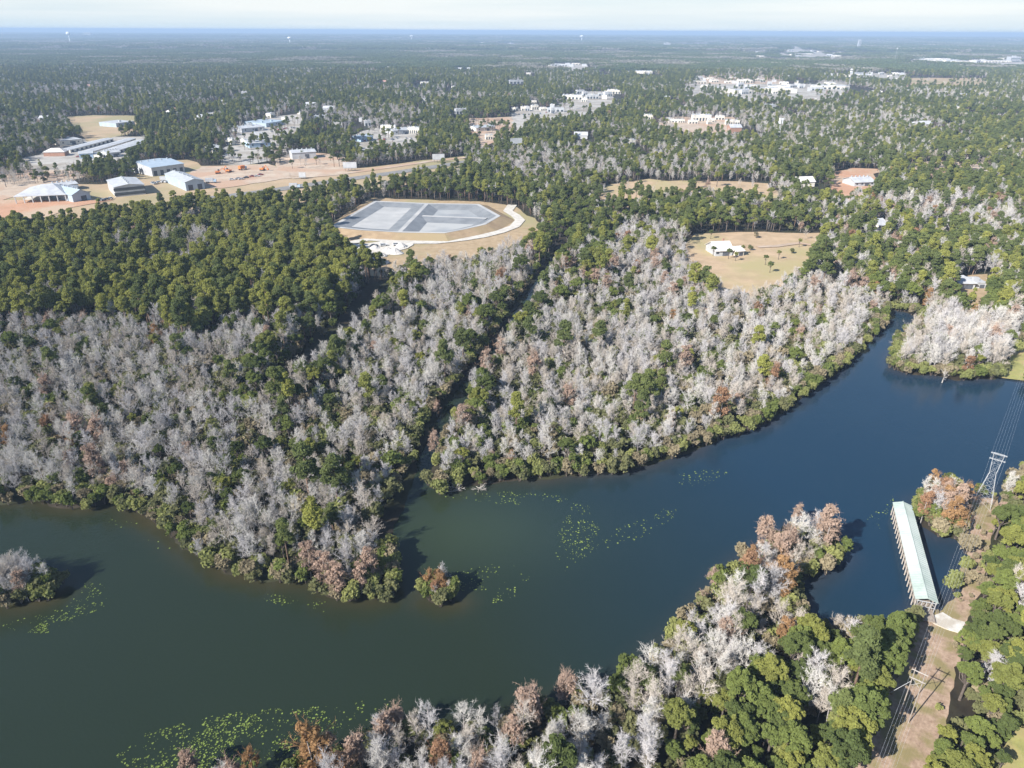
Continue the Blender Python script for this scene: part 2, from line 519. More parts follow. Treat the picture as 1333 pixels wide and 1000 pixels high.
open_area('far_meadow', [(778, 250), (800, 238), (845, 233), (870, 236), (960, 236), (1000, 239), (1014, 256), (1010, 258, n), (994, 246, n), (975, 237.5, n), (880, 236.5, n), (850, 239, n), (825, 247, n), (785, 249, n)],
          'dry_grass', 'narrow tan clearing behind the dark evergreens', nz=13, sparse=0.04)
open_area('clay_lot', [(1082, 224), (1110, 219), (1142, 220), (1142, 234), (1138, 240, n), (1105, 243, n), (1085, 232, n)], 'clay', 'bare orange clay lot cleared in the woods')
open_area('clay_patch', [(1180, 213), (1225, 210), (1290, 212), (1290, 218, n), (1180, 219, n)], 'sand', 'pale bare strip of ground in the far woods', sparse=0.25)
open_area('storage_yard', [(25, 208), (70, 196), (95, 182), (150, 178), (190, 178), (184, 184, n), (160, 203, n), (110, 208, n), (30, 212, n)], 'pavement', 'pale paved yard around the storage sheds')
open_area('sports_field', [(80, 153), (120, 150), (176, 151), (178, 159, n), (140, 167, n), (112, 171, n), (95, 162, n)], 'field_grass', 'dry playing field among the far trees')
open_area('industrial_yard', [(296, 182), (318, 160), (345, 153), (395, 148), (390, 164, n), (350, 188, n), (310, 194, n), (285, 192, n)], 'pavement', 'pale industrial yard among the trees', nz=15, sparse=0.09)
open_area('roadside_lot', [(358, 208), (382, 197), (420, 200), (452, 206), (452, 211, n), (360, 214, n)], 'sand', 'sandy lot by the small white warehouse', sparse=0.08)
open_area('office_lot', [(458, 178), (480, 167), (543, 166), (544, 175, n), (500, 182, n), (462, 186, n)], 'pavement', 'paved lot by white roofs near the trees', nz=15, sparse=0.12)
open_area('sandy_lot', [(608, 172), (612, 154), (685, 152), (683, 162, n), (640, 168, n), (620, 176, n)], 'sand', 'sandy cleared lot in the middle distance', nz=15, sparse=0.08)
open_area('market_lot', [(665, 152), (674, 142), (720, 141), (738, 128), (745, 121), (770, 119), (800, 119), (800, 128, n), (770, 140, n), (720, 148, n), (668, 153, n)], 'pavement', 'pale paved lots of the far stores', nz=16, sparse=0.08)
open_area('driveway', [(1136, 305), (1142, 288), (1158, 287), (1152, 298, n), (1148, 310, n), (1138, 312, n)], 'gravel_white', 'white gravel drive in a gap of the trees')
open_area('villa_yard', [(1240, 375), (1248, 360), (1284, 357), (1290, 372), (1282, 384, n), (1245, 384, n)], 'tan_grass', 'small yard round the white roofed house')
open_area('orchard_ground', [(-60, 222), (60, 222), (120, 222), (90, 240), (0, 262), (-60, 262)], 'sand', 'bare sandy ground under thin leafless trees', z=0.68, sparse=1.0)
for px, py0, py1, x1, mt, lab, sp in [(905, 98, 108, 1020, 'sand', 'brown graded lots of a far shopping district', 0.25), (890, 110, 122, 1100, 'pavement', 'pale far lots of a shopping district', 0.28), (860, 153, 164, 955, 'sand', 'pale built up lots in the far woods', 0.3),
                                  (1065, 95, 101, 1180, 'pavement', 'pale lots strung along a far road', 0.3), (1185, 102, 107, 1285, 'field_grass', 'long straw coloured far field', 0.05),
                                  (715, 83, 88, 765, 'pavement', 'small pale far lot', 0.3), (1165, 77, 82, 1340, 'pavement', 'pale distant retail lots near the horizon', 0.3),
                                  (970, 68, 75, 1100, 'pavement', 'pale distant business lots', 0.3), (960, 60, 65, 1060, 'pavement', 'pale distant business lots behind a tree belt', 0.3), (870, 55, 59, 960, 'pavement', 'pale strip of far lots below the horizon', 0.3),
                                  (610, 56, 59, 690, 'pavement', 'thin pale strip of lots below the horizon', 0.3)]:
    open_area('town_lots', [(px, py0), (x1, py0), (x1, py1, n), (px, py1, n)], mt, lab, z=1.0 + NZ[0]*0.02, nz=17.0, sparse=sp)
    NZ[0] += 1

OPENH = [(60, 160, 'white_metal'), (42, 112, 'light_shingle'), (68, 116, 'white_metal'), (120, 116, 'red_shingle'), (146, 113, 'white_metal'), (86, 110, 'white_metal'), (222, 152, 'light_shingle'), (262, 158, 'white_metal'),
         (232, 149, 'red_shingle'), (404, 141, 'white_metal'), (428, 146, 'white_metal'), (292, 138, 'white_metal'), (70, 204, 'light_shingle'), (6, 145, 'white_metal'), (470, 110, 'white_metal'), (505, 110, 'red_shingle'),
         (596, 92, 'white_metal'), (614, 92, 'white_metal'), (640, 92, 'light_shingle'), (690, 66, 'white_metal'), (756, 181, 'white_metal'), (1195, 168, 'white_metal'), (1206, 167, 'white_metal'), (1050, 244, 'light_shingle'), (958, 172, 'white_metal')]
TOWN = [((905, 1040), (104, 124), 30, 'pale low store on the pale lots right of centre', 0.8), ((1010, 1095), (108, 122), 12, 'white store at the right end of the pale lots right of centre', 0.8),
        ((860, 955), (156, 164), 9, 'low pale workshop in the built up lots among woods', 0.5), ((1065, 1180), (97, 101), 12, 'white store along the far road at right', 1.0),
        ((737, 803), (121, 130), 10, 'white store in the paved lots beyond the pine woods', 0.8), ((668, 728), (143, 148), 7, 'white shed on the pale lot near centre', 0.6),
        ((718, 762), (84, 88), 7, 'small white far store in the central woods', 1.3), ((1165, 1338), (77, 83), 36, 'distant white store in the retail strip at far right', 1.6),
        ((970, 1100), (62, 75), 40, 'distant white store in the business district below the horizon', 1.8), ((872, 958), (56, 59), 18, 'tiny white store in the strip below the horizon', 2.2),
        ((610, 688), (56.5, 58.5), 6, 'tiny white store under the horizon near centre', 2.2), ((1290, 1335), (84, 90), 4, 'white store below the retail strip at far right edge', 1.4),
        ((760, 850), (92, 96), 6, 'small white store in the far woods right of centre', 1.2), ((318, 395), (58, 62), 5, 'tiny white building under the horizon at left', 1.8),
        ((1085, 1200), (58, 62), 5, 'tiny white building under the horizon at right', 2.0), ((1262, 1320), (48, 50), 4, 'faint white building on the horizon at far right', 3.5)]
for nm_, rng_x, rng_y, cnt, k_ in (('small pale roof scattered in the far woods at centre', (440, 720), (70, 118), 16, 1.0), ('small pale roof scattered in the far woods at right', (820, 1330), (84, 150), 22, 0.9),
                                 ('small pale roof scattered in the far left woods', (10, 430), (72, 135), 12, 0.7), ('pale workshop roof in the woods near the office lot', (415, 560), (150, 185), 7, 0.45),
                                 ('pale shed roof among trees by the industrial yard', (270, 400), (150, 200), 8, 0.42), ('pale roof in the woods above the basin', (560, 900), (125, 190), 9, 0.5)):
    for q_ in range(cnt):
        xx_ = rng_x[0] + (rng_x[1]-rng_x[0])*(q_ + random.random())/cnt
        TOWN.append(((xx_ - 2, xx_ + 2), tuple([random.uniform(*rng_y)]*2), 1, nm_, k_))
STORES = []
for (x0, x1), (y0, y1), n_, lab, k0_ in TOWN:
    for i in range(n_):
        k = k0_
        x, y = G(x0 + (x1-x0)*(i + random.random())/n_, random.uniform(y0, y1), 0.4)
        k = k*random.uniform(0.45, 0.75)
        STORES.append((x, y, lab, k))
        hw_ = 30*k
        e_ = y*0.13
        OPEN.append([(x-hw_, y+30*k), (x+hw_, y+30*k), (x+hw_*0.9*(1-e_/y), y-20*k-e_), (x-hw_*0.9*(1-e_/y), y-20*k-e_)])
for px, py, rf in OPENH:
    x, y = G(px, py, 0.4)
    e_ = y*0.10
    OPEN.append([(x-14, y+16), (x+14, y+16), (x+11, y-4-e_), (x-11, y-4-e_)])

# sheets that lie on the open ground
sheet('clay_ground', poly([(-60, 259), (0, 262), (60, 262), (105, 262), (150, 262), (90, 272), (60, 284), (-60, 292)]), 0.714, 'clay', 'bright orange clay in front of the pavilion', 2.2)
sheet('construction_ground', poly([(238, 232), (262, 218), (350, 214), (372, 222), (380, 233), (330, 240), (290, 246), (262, 246)]), 0.728, 'sand', 'pale sandy construction ground by the highway', 2.2)
sheet('highway', ribbon(poly([(250, 262), (300, 256), (361, 248), (400, 242), (435, 237), (470, 232), (520, 225), (560, 219), (610, 211)]), 13.0), 0.742, 'asphalt', 'grey highway passing behind the dark trees')
sheet('dirt_road', ribbon(poly([(380, 233), (430, 229), (470, 224), (520, 217), (560, 211), (606, 206)]), 7.0), 0.756, 'sand', 'sandy road running beside the highway')
sheet('gravel_road', ribbon(poly([(667, 268), (661, 276), (671, 282), (677, 288), (670, 296), (652, 303), (628, 309), (604, 313), (568, 317), (540, 317), (515, 315), (480, 313), (455, 318)]), 6.5), 0.770, 'gravel_white', 'white gravel road curving round the basin')
sheet('gravel_yard', poly([(458, 320), (500, 315), (540, 316), (532, 325), (508, 333), (478, 336), (462, 330)]), 0.784, 'gravel_white', 'white gravel storage yard in front of the basin', 2.0)
sheet('meadow_drive', ribbon(poly([(985, 323), (1010, 322), (1040, 318), (1065, 322)]), 4.0), 0.798, 'sand', 'faint pale drive across the tan meadow')

# the right of way on the right bank
TRACK = poly([(1300, 648), (1262, 652), (1252, 668), (1246, 700), (1256, 716), (1264, 738), (1258, 762), (1240, 782), (1226, 797), (1196, 800), (1181, 830), (1161, 880), (1140, 930), (1108, 1010),
              (1070, 1090), (1190, 1090), (1212, 1008), (1230, 940), (1243, 880), (1253, 835), (1265, 800), (1278, 760), (1286, 715), (1300, 670)])
OPEN.append(TRACK)
sheet('dirt_track', TRACK, 0.42, 'track_dirt', 'brown dirt and dry brush track under the power lines', 0.5)
OPEN.append(poly([(1186, 770), (1224, 768), (1236, 800), (1228, 815), (1190, 806)]))
MARSH = poly([(1300, 493), (1340, 498), (1420, 512), (1450, 470), (1400, 415), (1340, 420), (1322, 450), (1310, 478)])
OPEN.append(MARSH)
sheet('marsh_meadow', MARSH, 0.45, 'marsh_grass', 'yellow green marsh grass on the far right shore')
GLADE = poly([(1300, 985), (1318, 955), (1340, 940), (1400, 960), (1400, 1080), (1290, 1080)])
OPEN.append(GLADE)
sheet('glade', GLADE, 0.45, 'marsh_grass', 'yellow green grassy gap in the right wood')
POOL = poly([(957, 372), (966, 370), (972, 376), (968, 386), (958, 384)])
OPEN.append(POOL)
sheet('pond_water', POOL, 0.45, 'glass', 'small blue pond between meadow and swamp')
bpy.data.objects['pond_water'].data.materials[0] = wm
# ------------------------------------------------------------------ tree prototypes
def quads_mesh(name, V, tint, mat):
    """V (n,4,3) leaf quads"""
    n = len(V)
    me = bpy.data.meshes.new(name)
    me.vertices.add(n*4)
    me.vertices.foreach_set('co', V.reshape(-1).astype(np.float32))
    me.loops.add(n*4)
    me.loops.foreach_set('vertex_index', np.arange(n*4))
    me.polygons.add(n)
    me.polygons.foreach_set('loop_start', np.arange(n)*4)
    ca = me.color_attributes.new('tint', 'FLOAT_COLOR', 'POINT')
    c = np.ones((n, 4, 4), np.float32)
    c[:, :, :3] = tint[:, None, None]
    ca.data.foreach_set('color', c.ravel())
    me.materials.append(mat)
    me.update()
    return me


def unit(a):
    return a/(np.linalg.norm(a, axis=-1, keepdims=True) + 1e-9)


def leaf_quads(C, Nn, size, aspect=1.0, r=rng):
    """leaf sprays at C facing about Nn"""
    n = len(C)
    a = unit(np.cross(Nn, r.normal(size=(n, 3))))
    b = np.cross(unit(Nn), a)
    s = size if np.ndim(size) else np.full(n, size)
    a = a*(s*aspect)[:, None]
    b = b*s[:, None]
    k = 0.55 + 0.45*r.random((n, 1))
    return np.stack([C - a*k - b, C + a - b*0.6*k, C + a*k*0.7 + b, C - a + b*k], 1)


def clump_crown(clumps, per_m2, size, r, fill=0.25, tilt=0.55, aspect=1.0, squash=0.8):
    Vs, Ts = [], []
    for (c, R) in clumps:
        n = max(10, int(4*PI*R*R*per_m2))
        d = unit(r.normal(size=(n, 3)))
        d[:, 2] = np.where(d[:, 2] < -0.35, -d[:, 2], d[:, 2])
        rad = R*(1 - fill*r.random((n, 1))**1.5)*(0.86 + 0.28*r.random((n, 1)))
        P = np.array(c) + d*rad*np.array([1, 1, squash])
        nn = unit(d + tilt*r.normal(size=(n, 3)))
        Vs.append(leaf_quads(P, nn, size*(0.7 + 0.6*r.random(n)), aspect, r))
        Ts.append((0.82 + 0.36*r.random(n))*(0.88 + 0.24*r.random()))
    return np.concatenate(Vs), np.concatenate(Ts)


def limbs(mb, base, tips, r0, r):
    for tp in tips:
        a, b = Vector(base), Vector(tp)
        mid = a.lerp(b, 0.5) + Vector((r.normal()*0.3, r.normal()*0.3, -0.12*(b-a).length))
        mb.bar(a, mid, r0, r0*0.7, n=4, cap=False)
        mb.bar(mid, b, r0*0.7, r0*0.25, n=4, cap=False)


def make_evergreen(seed, H=11.0, R=3.8):
    r = np.random.default_rng(seed)
    clumps = []
    zc = H - R*0.95
    for i in range(46):
        d = unit(r.normal(size=3))
        if d[2] < -0.4:
            d[2] *= -0.7
        rr = R*(0.55 + 0.42*r.random())
        clumps.append(((d[0]*rr, d[1]*rr, zc + d[2]*rr*(0.75 + 0.3*r.random())), R*(0.13 + 0.15*r.random())))
    clumps.append(((0, 0, zc), R*0.45))
    V, T = clump_crown(clumps, 14.0, 0.175, r, tilt=0.75)
    mb = MB()
    mb.bar((0, 0, -0.3), (0.1, 0, zc*0.6), 0.30, 0.22, n=7)
    limbs(mb, (0.1, 0, zc*0.58), [c[0] for c in clumps[:9]], 0.14, r)
    return V, T, mb


def make_pine(seed, H=19.0, R=3.3):
    r = np.random.default_rng(seed)
    clumps = []
    for i in range(30):
        t = r.random()**0.9
        z = H*(0.50 + 0.46*t)
        rr = R*(1.0 - 0.70*t**1.8)*(0.35 + 0.65*r.random())
        a = r.random()*2*PI
        clumps.append(((math.cos(a)*rr, math.sin(a)*rr, z), 0.75 + 0.65*r.random()))
    clumps.append(((0, 0, H*0.97), 0.9))
    V, T = clump_crown(clumps, 7.5, 0.31, r, fill=0.6, tilt=0.9, aspect=0.5, squash=0.75)
    mb = MB()
    mb.bar((0, 0, -0.3), (0.15, 0.05, H*0.6), 0.26, 0.17, n=7)
    mb.bar((0.15, 0.05, H*0.6), (0, 0, H*0.97), 0.17, 0.05, n=6)
    for c, R2 in clumps:
        mb.bar((0.1, 0.03, c[2]-0.9), c, 0.07, 0.025, n=4, cap=False)
    return V, T, mb


def twig_quads(P, Q, w, r):
    """three-sided tapered twigs P->Q"""
    d = unit(Q - P)
    a = unit(np.cross(d, r.normal(size=d.shape)))
    b = np.cross(d, a)
    w = w[:, None]
    out = []
    for k in range(3):
        t0, t1 = 2*PI*k/3, 2*PI*(k+1)/3
        u0, u1 = a*math.cos(t0) + b*math.sin(t0), a*math.cos(t1) + b*math.sin(t1)
        out.append(np.stack([P + u0*w, P + u1*w, Q + u1*w*0.35, Q + u0*w*0.35], 1))
    return np.concatenate(out)


def make_bare(seed, H=13.0, R=2.4, nl=17, dense=1.0, low=0.26):
    """leafless tree: limbs, branches, twigs"""
    r = np.random.default_rng(seed)
    mb = MB()
    top = np.array([r.normal()*0.5, r.normal()*0.5, H*0.93])
    mb.bar((0, 0, -0.3), tuple(top*0.5), 0.16, 0.10, n=6)
    mb.bar(tuple(top*0.5), tuple(top), 0.10, 0.03, n=5)
    P1, Q1, P2, Q2, P3, Q3 = [], [], [], [], [], []
    for i in range(nl):
        t = low + (0.96-low)*(i + r.random()*0.8)/nl
        a = i*2.4 + r.normal()*0.4
        o = top*t
        L = R*(1.15 - 0.65*abs(t - 0.55)/0.45)*(0.75 + 0.5*r.random())
        el = 0.45 + 0.75*t + 0.2*r.normal()
        d = np.array([math.cos(a)*math.cos(el), math.sin(a)*math.cos(el), math.sin(el)])
        e = o + d*L*1.35
        mid = o + d*L*0.6 - np.array([0, 0, 0.12*L])
        P1 += [o, mid]
        Q1 += [mid, e]
        nb = max(4, int(9*dense))
        for j in range(nb):
            s = 0.22 + 0.78*(j + r.random())/nb
            p = o + (mid-o)*s*2 if s < 0.5 else mid + (e-mid)*(s*2-1)
            dd = unit(d*0.6 + r.normal(size=3)*0.62 + np.array([0, 0, 0.4]))
            l2 = L*(0.34 + 0.3*r.random())
            qq = p + dd*l2
            P2.append(p)
            Q2.append(qq)
            for k in range(int(11*dense)):
                u = 0.2 + 0.8*r.random()
                p3 = p + (qq-p)*u
                d3 = unit(dd*0.6 + r.normal(size=3)*0.7 + np.array([0, 0, 0.4]))
                P3.append(p3)
                Q3.append(p3 + d3*(0.35 + 0.6*r.random()))
    A = lambda x: np.array(x)
    k1, k2, k3 = len(P1), len(P2), len(P3)
    V = np.concatenate([twig_quads(A(P1), A(Q1), np.full(k1, 0.042), r), twig_quads(A(P2), A(Q2), np.full(k2, 0.024), r), twig_quads(A(P3), A(Q3), np.full(k3, 0.018), r)])
    T = 0.88 + 0.24*r.random(len(V))
    return V, T, mb


def make_russet(seed, H=10.5, R=2.6):
    """cypress with thin rusty foliage along its branches"""
    V, T, mb = make_bare(seed, H, R, 15, 0.6)
    r = np.random.default_rng(seed + 500)
    clumps = []
    for i in range(20):
        t = 0.3 + 0.68*r.random()
        a, rr = r.random()*2*PI, R*(1.1 - 0.75*t)*(0.5 + 0.6*r.random())
        clumps.append(((math.cos(a)*rr, math.sin(a)*rr, H*t), 0.6 + 0.5*r.random()))
    V2, T2 = clump_crown(clumps, 7.0, 0.20, r, fill=0.8, tilt=1.1)
    return np.concatenate([V, V2]), np.concatenate([T*1.25, T2]), mb


def make_shrub(seed, H=4.0, R=1.9, n=9):
    r = np.random.default_rng(seed)
    clumps = []
    for i in range(n):
        a, rr = r.random()*2*PI, R*0.62*r.random()**0.6
        z = H*(0.30 + 0.52*r.random()*(1 - 0.4*rr/R))
        clumps.append(((math.cos(a)*rr, math.sin(a)*rr, z), R*(0.30 + 0.20*r.random())))
    V, T = clump_crown(clumps, 8.0, 0.21, r, fill=0.6, tilt=0.9, squash=1.0)
    mb = MB()
    for i in range(5):
        c = clumps[i][0]
        mb.bar((c[0]*0.15, c[1]*0.15, -0.2), c, 0.06, 0.02, n=4, cap=False)
    return V, T, mb


PROTO = {}         # kind -> list of dict(tint, crown mesh, trunk mesh, whole mesh, height, radius)
proto_col = bpy.data.collections.new('plant_kinds')
CODE = {}


def merged(name, V, T, mat, mb, bark):
    nv = len(V)*4
    tv = np.array([tuple(p) for p in mb.v])
    me = bpy.data.meshes.new(name)
    nt_ = len(tv)
    me.vertices.add(nv + nt_)
    me.vertices.foreach_set('co', np.concatenate([V.reshape(-1, 3), tv]).astype(np.float32).ravel())
    starts, loops = list(np.arange(len(V))*4), list(np.arange(nv))
    for f in mb.f:
        starts.append(len(loops))
        loops += [k + nv for k in f]
    me.loops.add(len(loops))
    me.loops.foreach_set('vertex_index', loops)
    me.polygons.add(len(starts))
    me.polygons.foreach_set('loop_start', starts)
    me.polygons.foreach_set('material_index', [0]*len(V) + [1]*len(mb.f))
    ca = me.color_attributes.new('tint', 'FLOAT_COLOR', 'POINT')
    c = np.ones((nv + nt_, 4), np.float32)
    c[:nv, :3] = np.repeat(T, 4)[:, None]
    ca.data.foreach_set('color', c.ravel())
    me.materials.append(mat)
    me.materials.append(bark)
    me.update()
    return me


def register(kind, gen, tints, seeds, bark, H, R):
    lst = []
    for i, sd_ in enumerate(seeds):
        tn = list(tints)[i % len(tints)]
        V, T, mb = gen(sd_)
        crown = quads_mesh(kind + '_crown', V, T, tints[tn])
        trunk = mb.mesh(kind + '_trunk', bark)
        whole = merged(kind, V, T, tints[tn], mb, bark)
        po = bpy.data.objects.new('%s_kind_%02d' % (kind, i), whole)
        c = bpy.data.collections.get('kinds_' + kind) or bpy.data.collections.new('kinds_' + kind)
        c.objects.link(po)
        lst.append(dict(tint=tn, crown=crown, trunk=trunk, H=H, R=R))
    PROTO[kind] = lst


register('bare_tree', lambda s: make_bare(s, 10.5 + 0.8*(s % 5), 1.6 + 0.33*(s*7 % 5), 13 + s % 6, 1.0, 0.2 + 0.06*(s % 4)), TW, range(100, 115), M['grey_bark'], 13.0, 2.6)
register('evergreen_tree', lambda s: make_evergreen(s, 9.4 + 0.6*(s % 4), 2.3 + 0.3*(s % 4)), EV, range(200, 212), M['bark'], 10.0, 2.8)
register('pine_tree', lambda s: make_pine(s, 13.0 + 1.0*(s % 5), 2.2 + 0.28*(s % 4)), PN, range(300, 310), M['pine_bark'], 15.0, 2.7)
register('russet_tree', make_russet, RU, range(400, 406), M['grey_bark'], 10.5, 2.8)
register('shrub', lambda s: make_shrub(s, 3.6 + 0.4*(s % 4), 1.7 + 0.2*(s % 3)), SH, range(500, 512), M['bark'], 4.0, 1.9)


def make_stand(seed):
    """a 45 m patch of far woodland: many separate crowns of leaf sprays on trunks"""
    r = np.random.default_rng(seed)
    Vs, Ts = [], []
    mb = MB()
    for i in range(80):
        x, y = (r.random(2) - 0.5)*46
        R = 1.8 + 1.7*r.random()
        h = 6.0 + 6.0*r.random()
        cl = [((x + r.normal()*R*0.4, y + r.normal()*R*0.4, h - R*0.5*r.random()), R*(0.45 + 0.3*r.random())) for k in range(4)]
        V, T = clump_crown(cl, 1.1, 0.65, r)
        Vs.append(V)
        Ts.append(T*(0.65 + 0.7*r.random()))
        mb.bar((x, y, -0.3), (x, y, h-1), 0.25, 0.15, n=4, cap=False)
    return np.concatenate(Vs), np.concatenate(Ts), mb


register('far_stand', make_stand, {'a': leaf_mat('far_dark', (0.144, 0.180, 0.077), (0.120, 0.156, 0.070)), 'b': leaf_mat('far_olive', (0.204, 0.222, 0.102), (0.168, 0.190, 0.090)),
                                   'c': leaf_mat('far_grey', (0.360, 0.342, 0.288), (0.264, 0.252, 0.204))}, range(600, 606), M['bark'], 14, 23)

# ------------------------------------------------------------------ where the plants stand
KINDS = ['bare_tree', 'evergreen_tree', 'pine_tree', 'russet_tree', 'shrub']
#          bare  ever  pine  russ  shrub
ZONES = [  # name, outline, mix, size factors
    ('in the far woods', None, (0.24, 0.45, 0.26, 0.01, 0.04)),
    ('in the left pine wood', [(-80, 270), (100, 280), (215, 262), (330, 250), (430, 245), (425, 300), (470, 345), (450, 395), (380, 402), (300, 412), (250, 425), (180, 420), (120, 400), (60, 408), (-80, 415)], (0.09, 0.13, 0.72, 0.01, 0.05)),
    ('in the grey patch among pines', [(165, 305), (240, 298), (292, 312), (290, 345), (230, 350), (170, 335)], (0.75, 0.1, 0.1, 0.0, 0.05)),
    ('behind the basin', [(330, 250), (400, 222), (600, 212), (700, 215), (700, 262), (640, 262), (480, 252), (420, 292), (330, 262)], (0.06, 0.42, 0.50, 0.0, 0.02)),
    ('right of the basin', [(690, 250), (780, 258), (900, 252), (1000, 262), (1020, 300), (888, 300), (885, 350), (830, 330), (760, 345), (720, 345), (690, 335), (650, 335), (700, 310)], (0.08, 0.66, 0.24, 0.0, 0.02)),
    ('left of the meadow', [(800, 300), (885, 300), (890, 345), (810, 340)], (0.72, 0.12, 0.04, 0.02, 0.10)),
    ('in the right hand woods', [(1050, 255), (1420, 245), (1420, 425), (1335, 410), (1250, 395), (1170, 392), (1110, 372), (1050, 345)], (0.18, 0.50, 0.20, 0.04, 0.08)),
    ('in the tan stand at right', [(1140, 250), (1230, 245), (1333, 270), (1333, 300), (1230, 298), (1150, 290)], (0.66, 0.14, 0.10, 0.05, 0.05)),
    ('beyond the far meadow', [(640, 195), (760, 186), (1000, 186), (1000, 232), (840, 230), (780, 236), (700, 240), (640, 225)], (0.48, 0.36, 0.12, 0.0, 0.04)),
    ('in the bare far strip', [(870, 142), (1200, 140), (1210, 178), (900, 180)], (0.50, 0.32, 0.15, 0.0, 0.03)),
    ('in the grey far stand', [(400, 140), (560, 138), (560, 165), (430, 176)], (0.55, 0.35, 0.08, 0, 0.02)),
    ('in the thin left orchard', [(-80, 216), (60, 216), (120, 222), (90, 243), (0, 262), (-80, 262)], (0.85, 0.10, 0.0, 0.0, 0.05)),
    ('by the creek channel', [(488, 690), (516, 600), (556, 520), (615, 430), (680, 350), (715, 320), (760, 335), (705, 420), (645, 500), (592, 560), (560, 640)], (0.24, 0.36, 0.04, 0.04, 0.32)),
    ('along the side stream', [(360, 425), (480, 375), (525, 350), (525, 400), (470, 440), (405, 500), (340, 560), (315, 535)], (0.25, 0.45, 0.10, 0.01, 0.19)),
    ('in the near oak wood', [(895, 910), (960, 868), (1040, 822), (1100, 802), (1195, 796), (1190, 860), (1150, 1010), (1120, 1120), (840, 1120), (860, 970)], (0.10, 0.68, 0.02, 0.012, 0.188)),
    ('right of the dirt track', [(1300, 648), (1340, 585), (1450, 560), (1450, 1120), (1180, 1120), (1222, 940), (1246, 835), (1280, 760)], (0.03, 0.84, 0.02, 0.005, 0.105)),
    ('on the pier point', [(1000, 640), (1110, 640), (1110, 735), (1040, 768), (960, 750), (900, 750), (960, 690)], (0.56, 0.05, 0.0, 0.08, 0.31)),
    ('in the pier clump', [(1185, 600), (1265, 620), (1262, 705), (1190, 700)], (0.36, 0.10, 0.0, 0.18, 0.36)),
    ('across the inlet', [(1150, 395), (1200, 400), (1340, 400), (1340, 500), (1150, 500)], (0.70, 0.03, 0.0, 0.03, 0.24)),
    ('on the left islet', [(-100, 700), (95, 700), (95, 800), (-100, 800)], (0.55, 0.05, 0.0, 0.08, 0.32)),
    ('on the small islet', [(535, 735), (605, 735), (605, 795), (535, 795)], (0.35, 0.0, 0.0, 0.25, 0.40)),
]
SWAMP = (0.56, 0.07, 0.010, 0.006, 0.354)
SOUTH = (0.66, 0.05, 0.0, 0.035, 0.255)
ZP = [(nm, None if pg is None else poly(pg, 7.0)) for nm, pg, mx_ in ZONES]
TAU = math.atan2(-0.646, -0.763)


def jgrid(y0, y1, cell):
    n_y = int((y1 - y0)/cell)
    P = []
    for j in range(n_y):
        y = y0 + (j + 0.5)*cell
        half = 0.75*(y*math.cos(PITCH) + CAM_H*math.sin(PITCH)) + 25
        nx_ = int(2*half/cell)
        x = (np.arange(nx_) + 0.5)*cell - half
        P.append(np.column_stack([x, np.full(nx_, y)]))
    P = np.concatenate(P)
    return P + (rng.random(P.shape) - 0.5)*cell*0.92


def in_view(P, top):
    a, b_, d = PX(np.column_stack([P, np.full(len(P), float(top))]))
    return (d > 5) & (a > -110) & (a < 1445) & (b_ < 1130)


def inset_(pg, k):
    c_ = np.array(pg).mean(0)
    return [tuple(c_ + (np.array(p) - c_)*(1-k)) for p in pg]


ALL = {k: [] for k in KINDS}       # rows: x, y, scale, rot, variant, zone index, shore distance
FARP = []


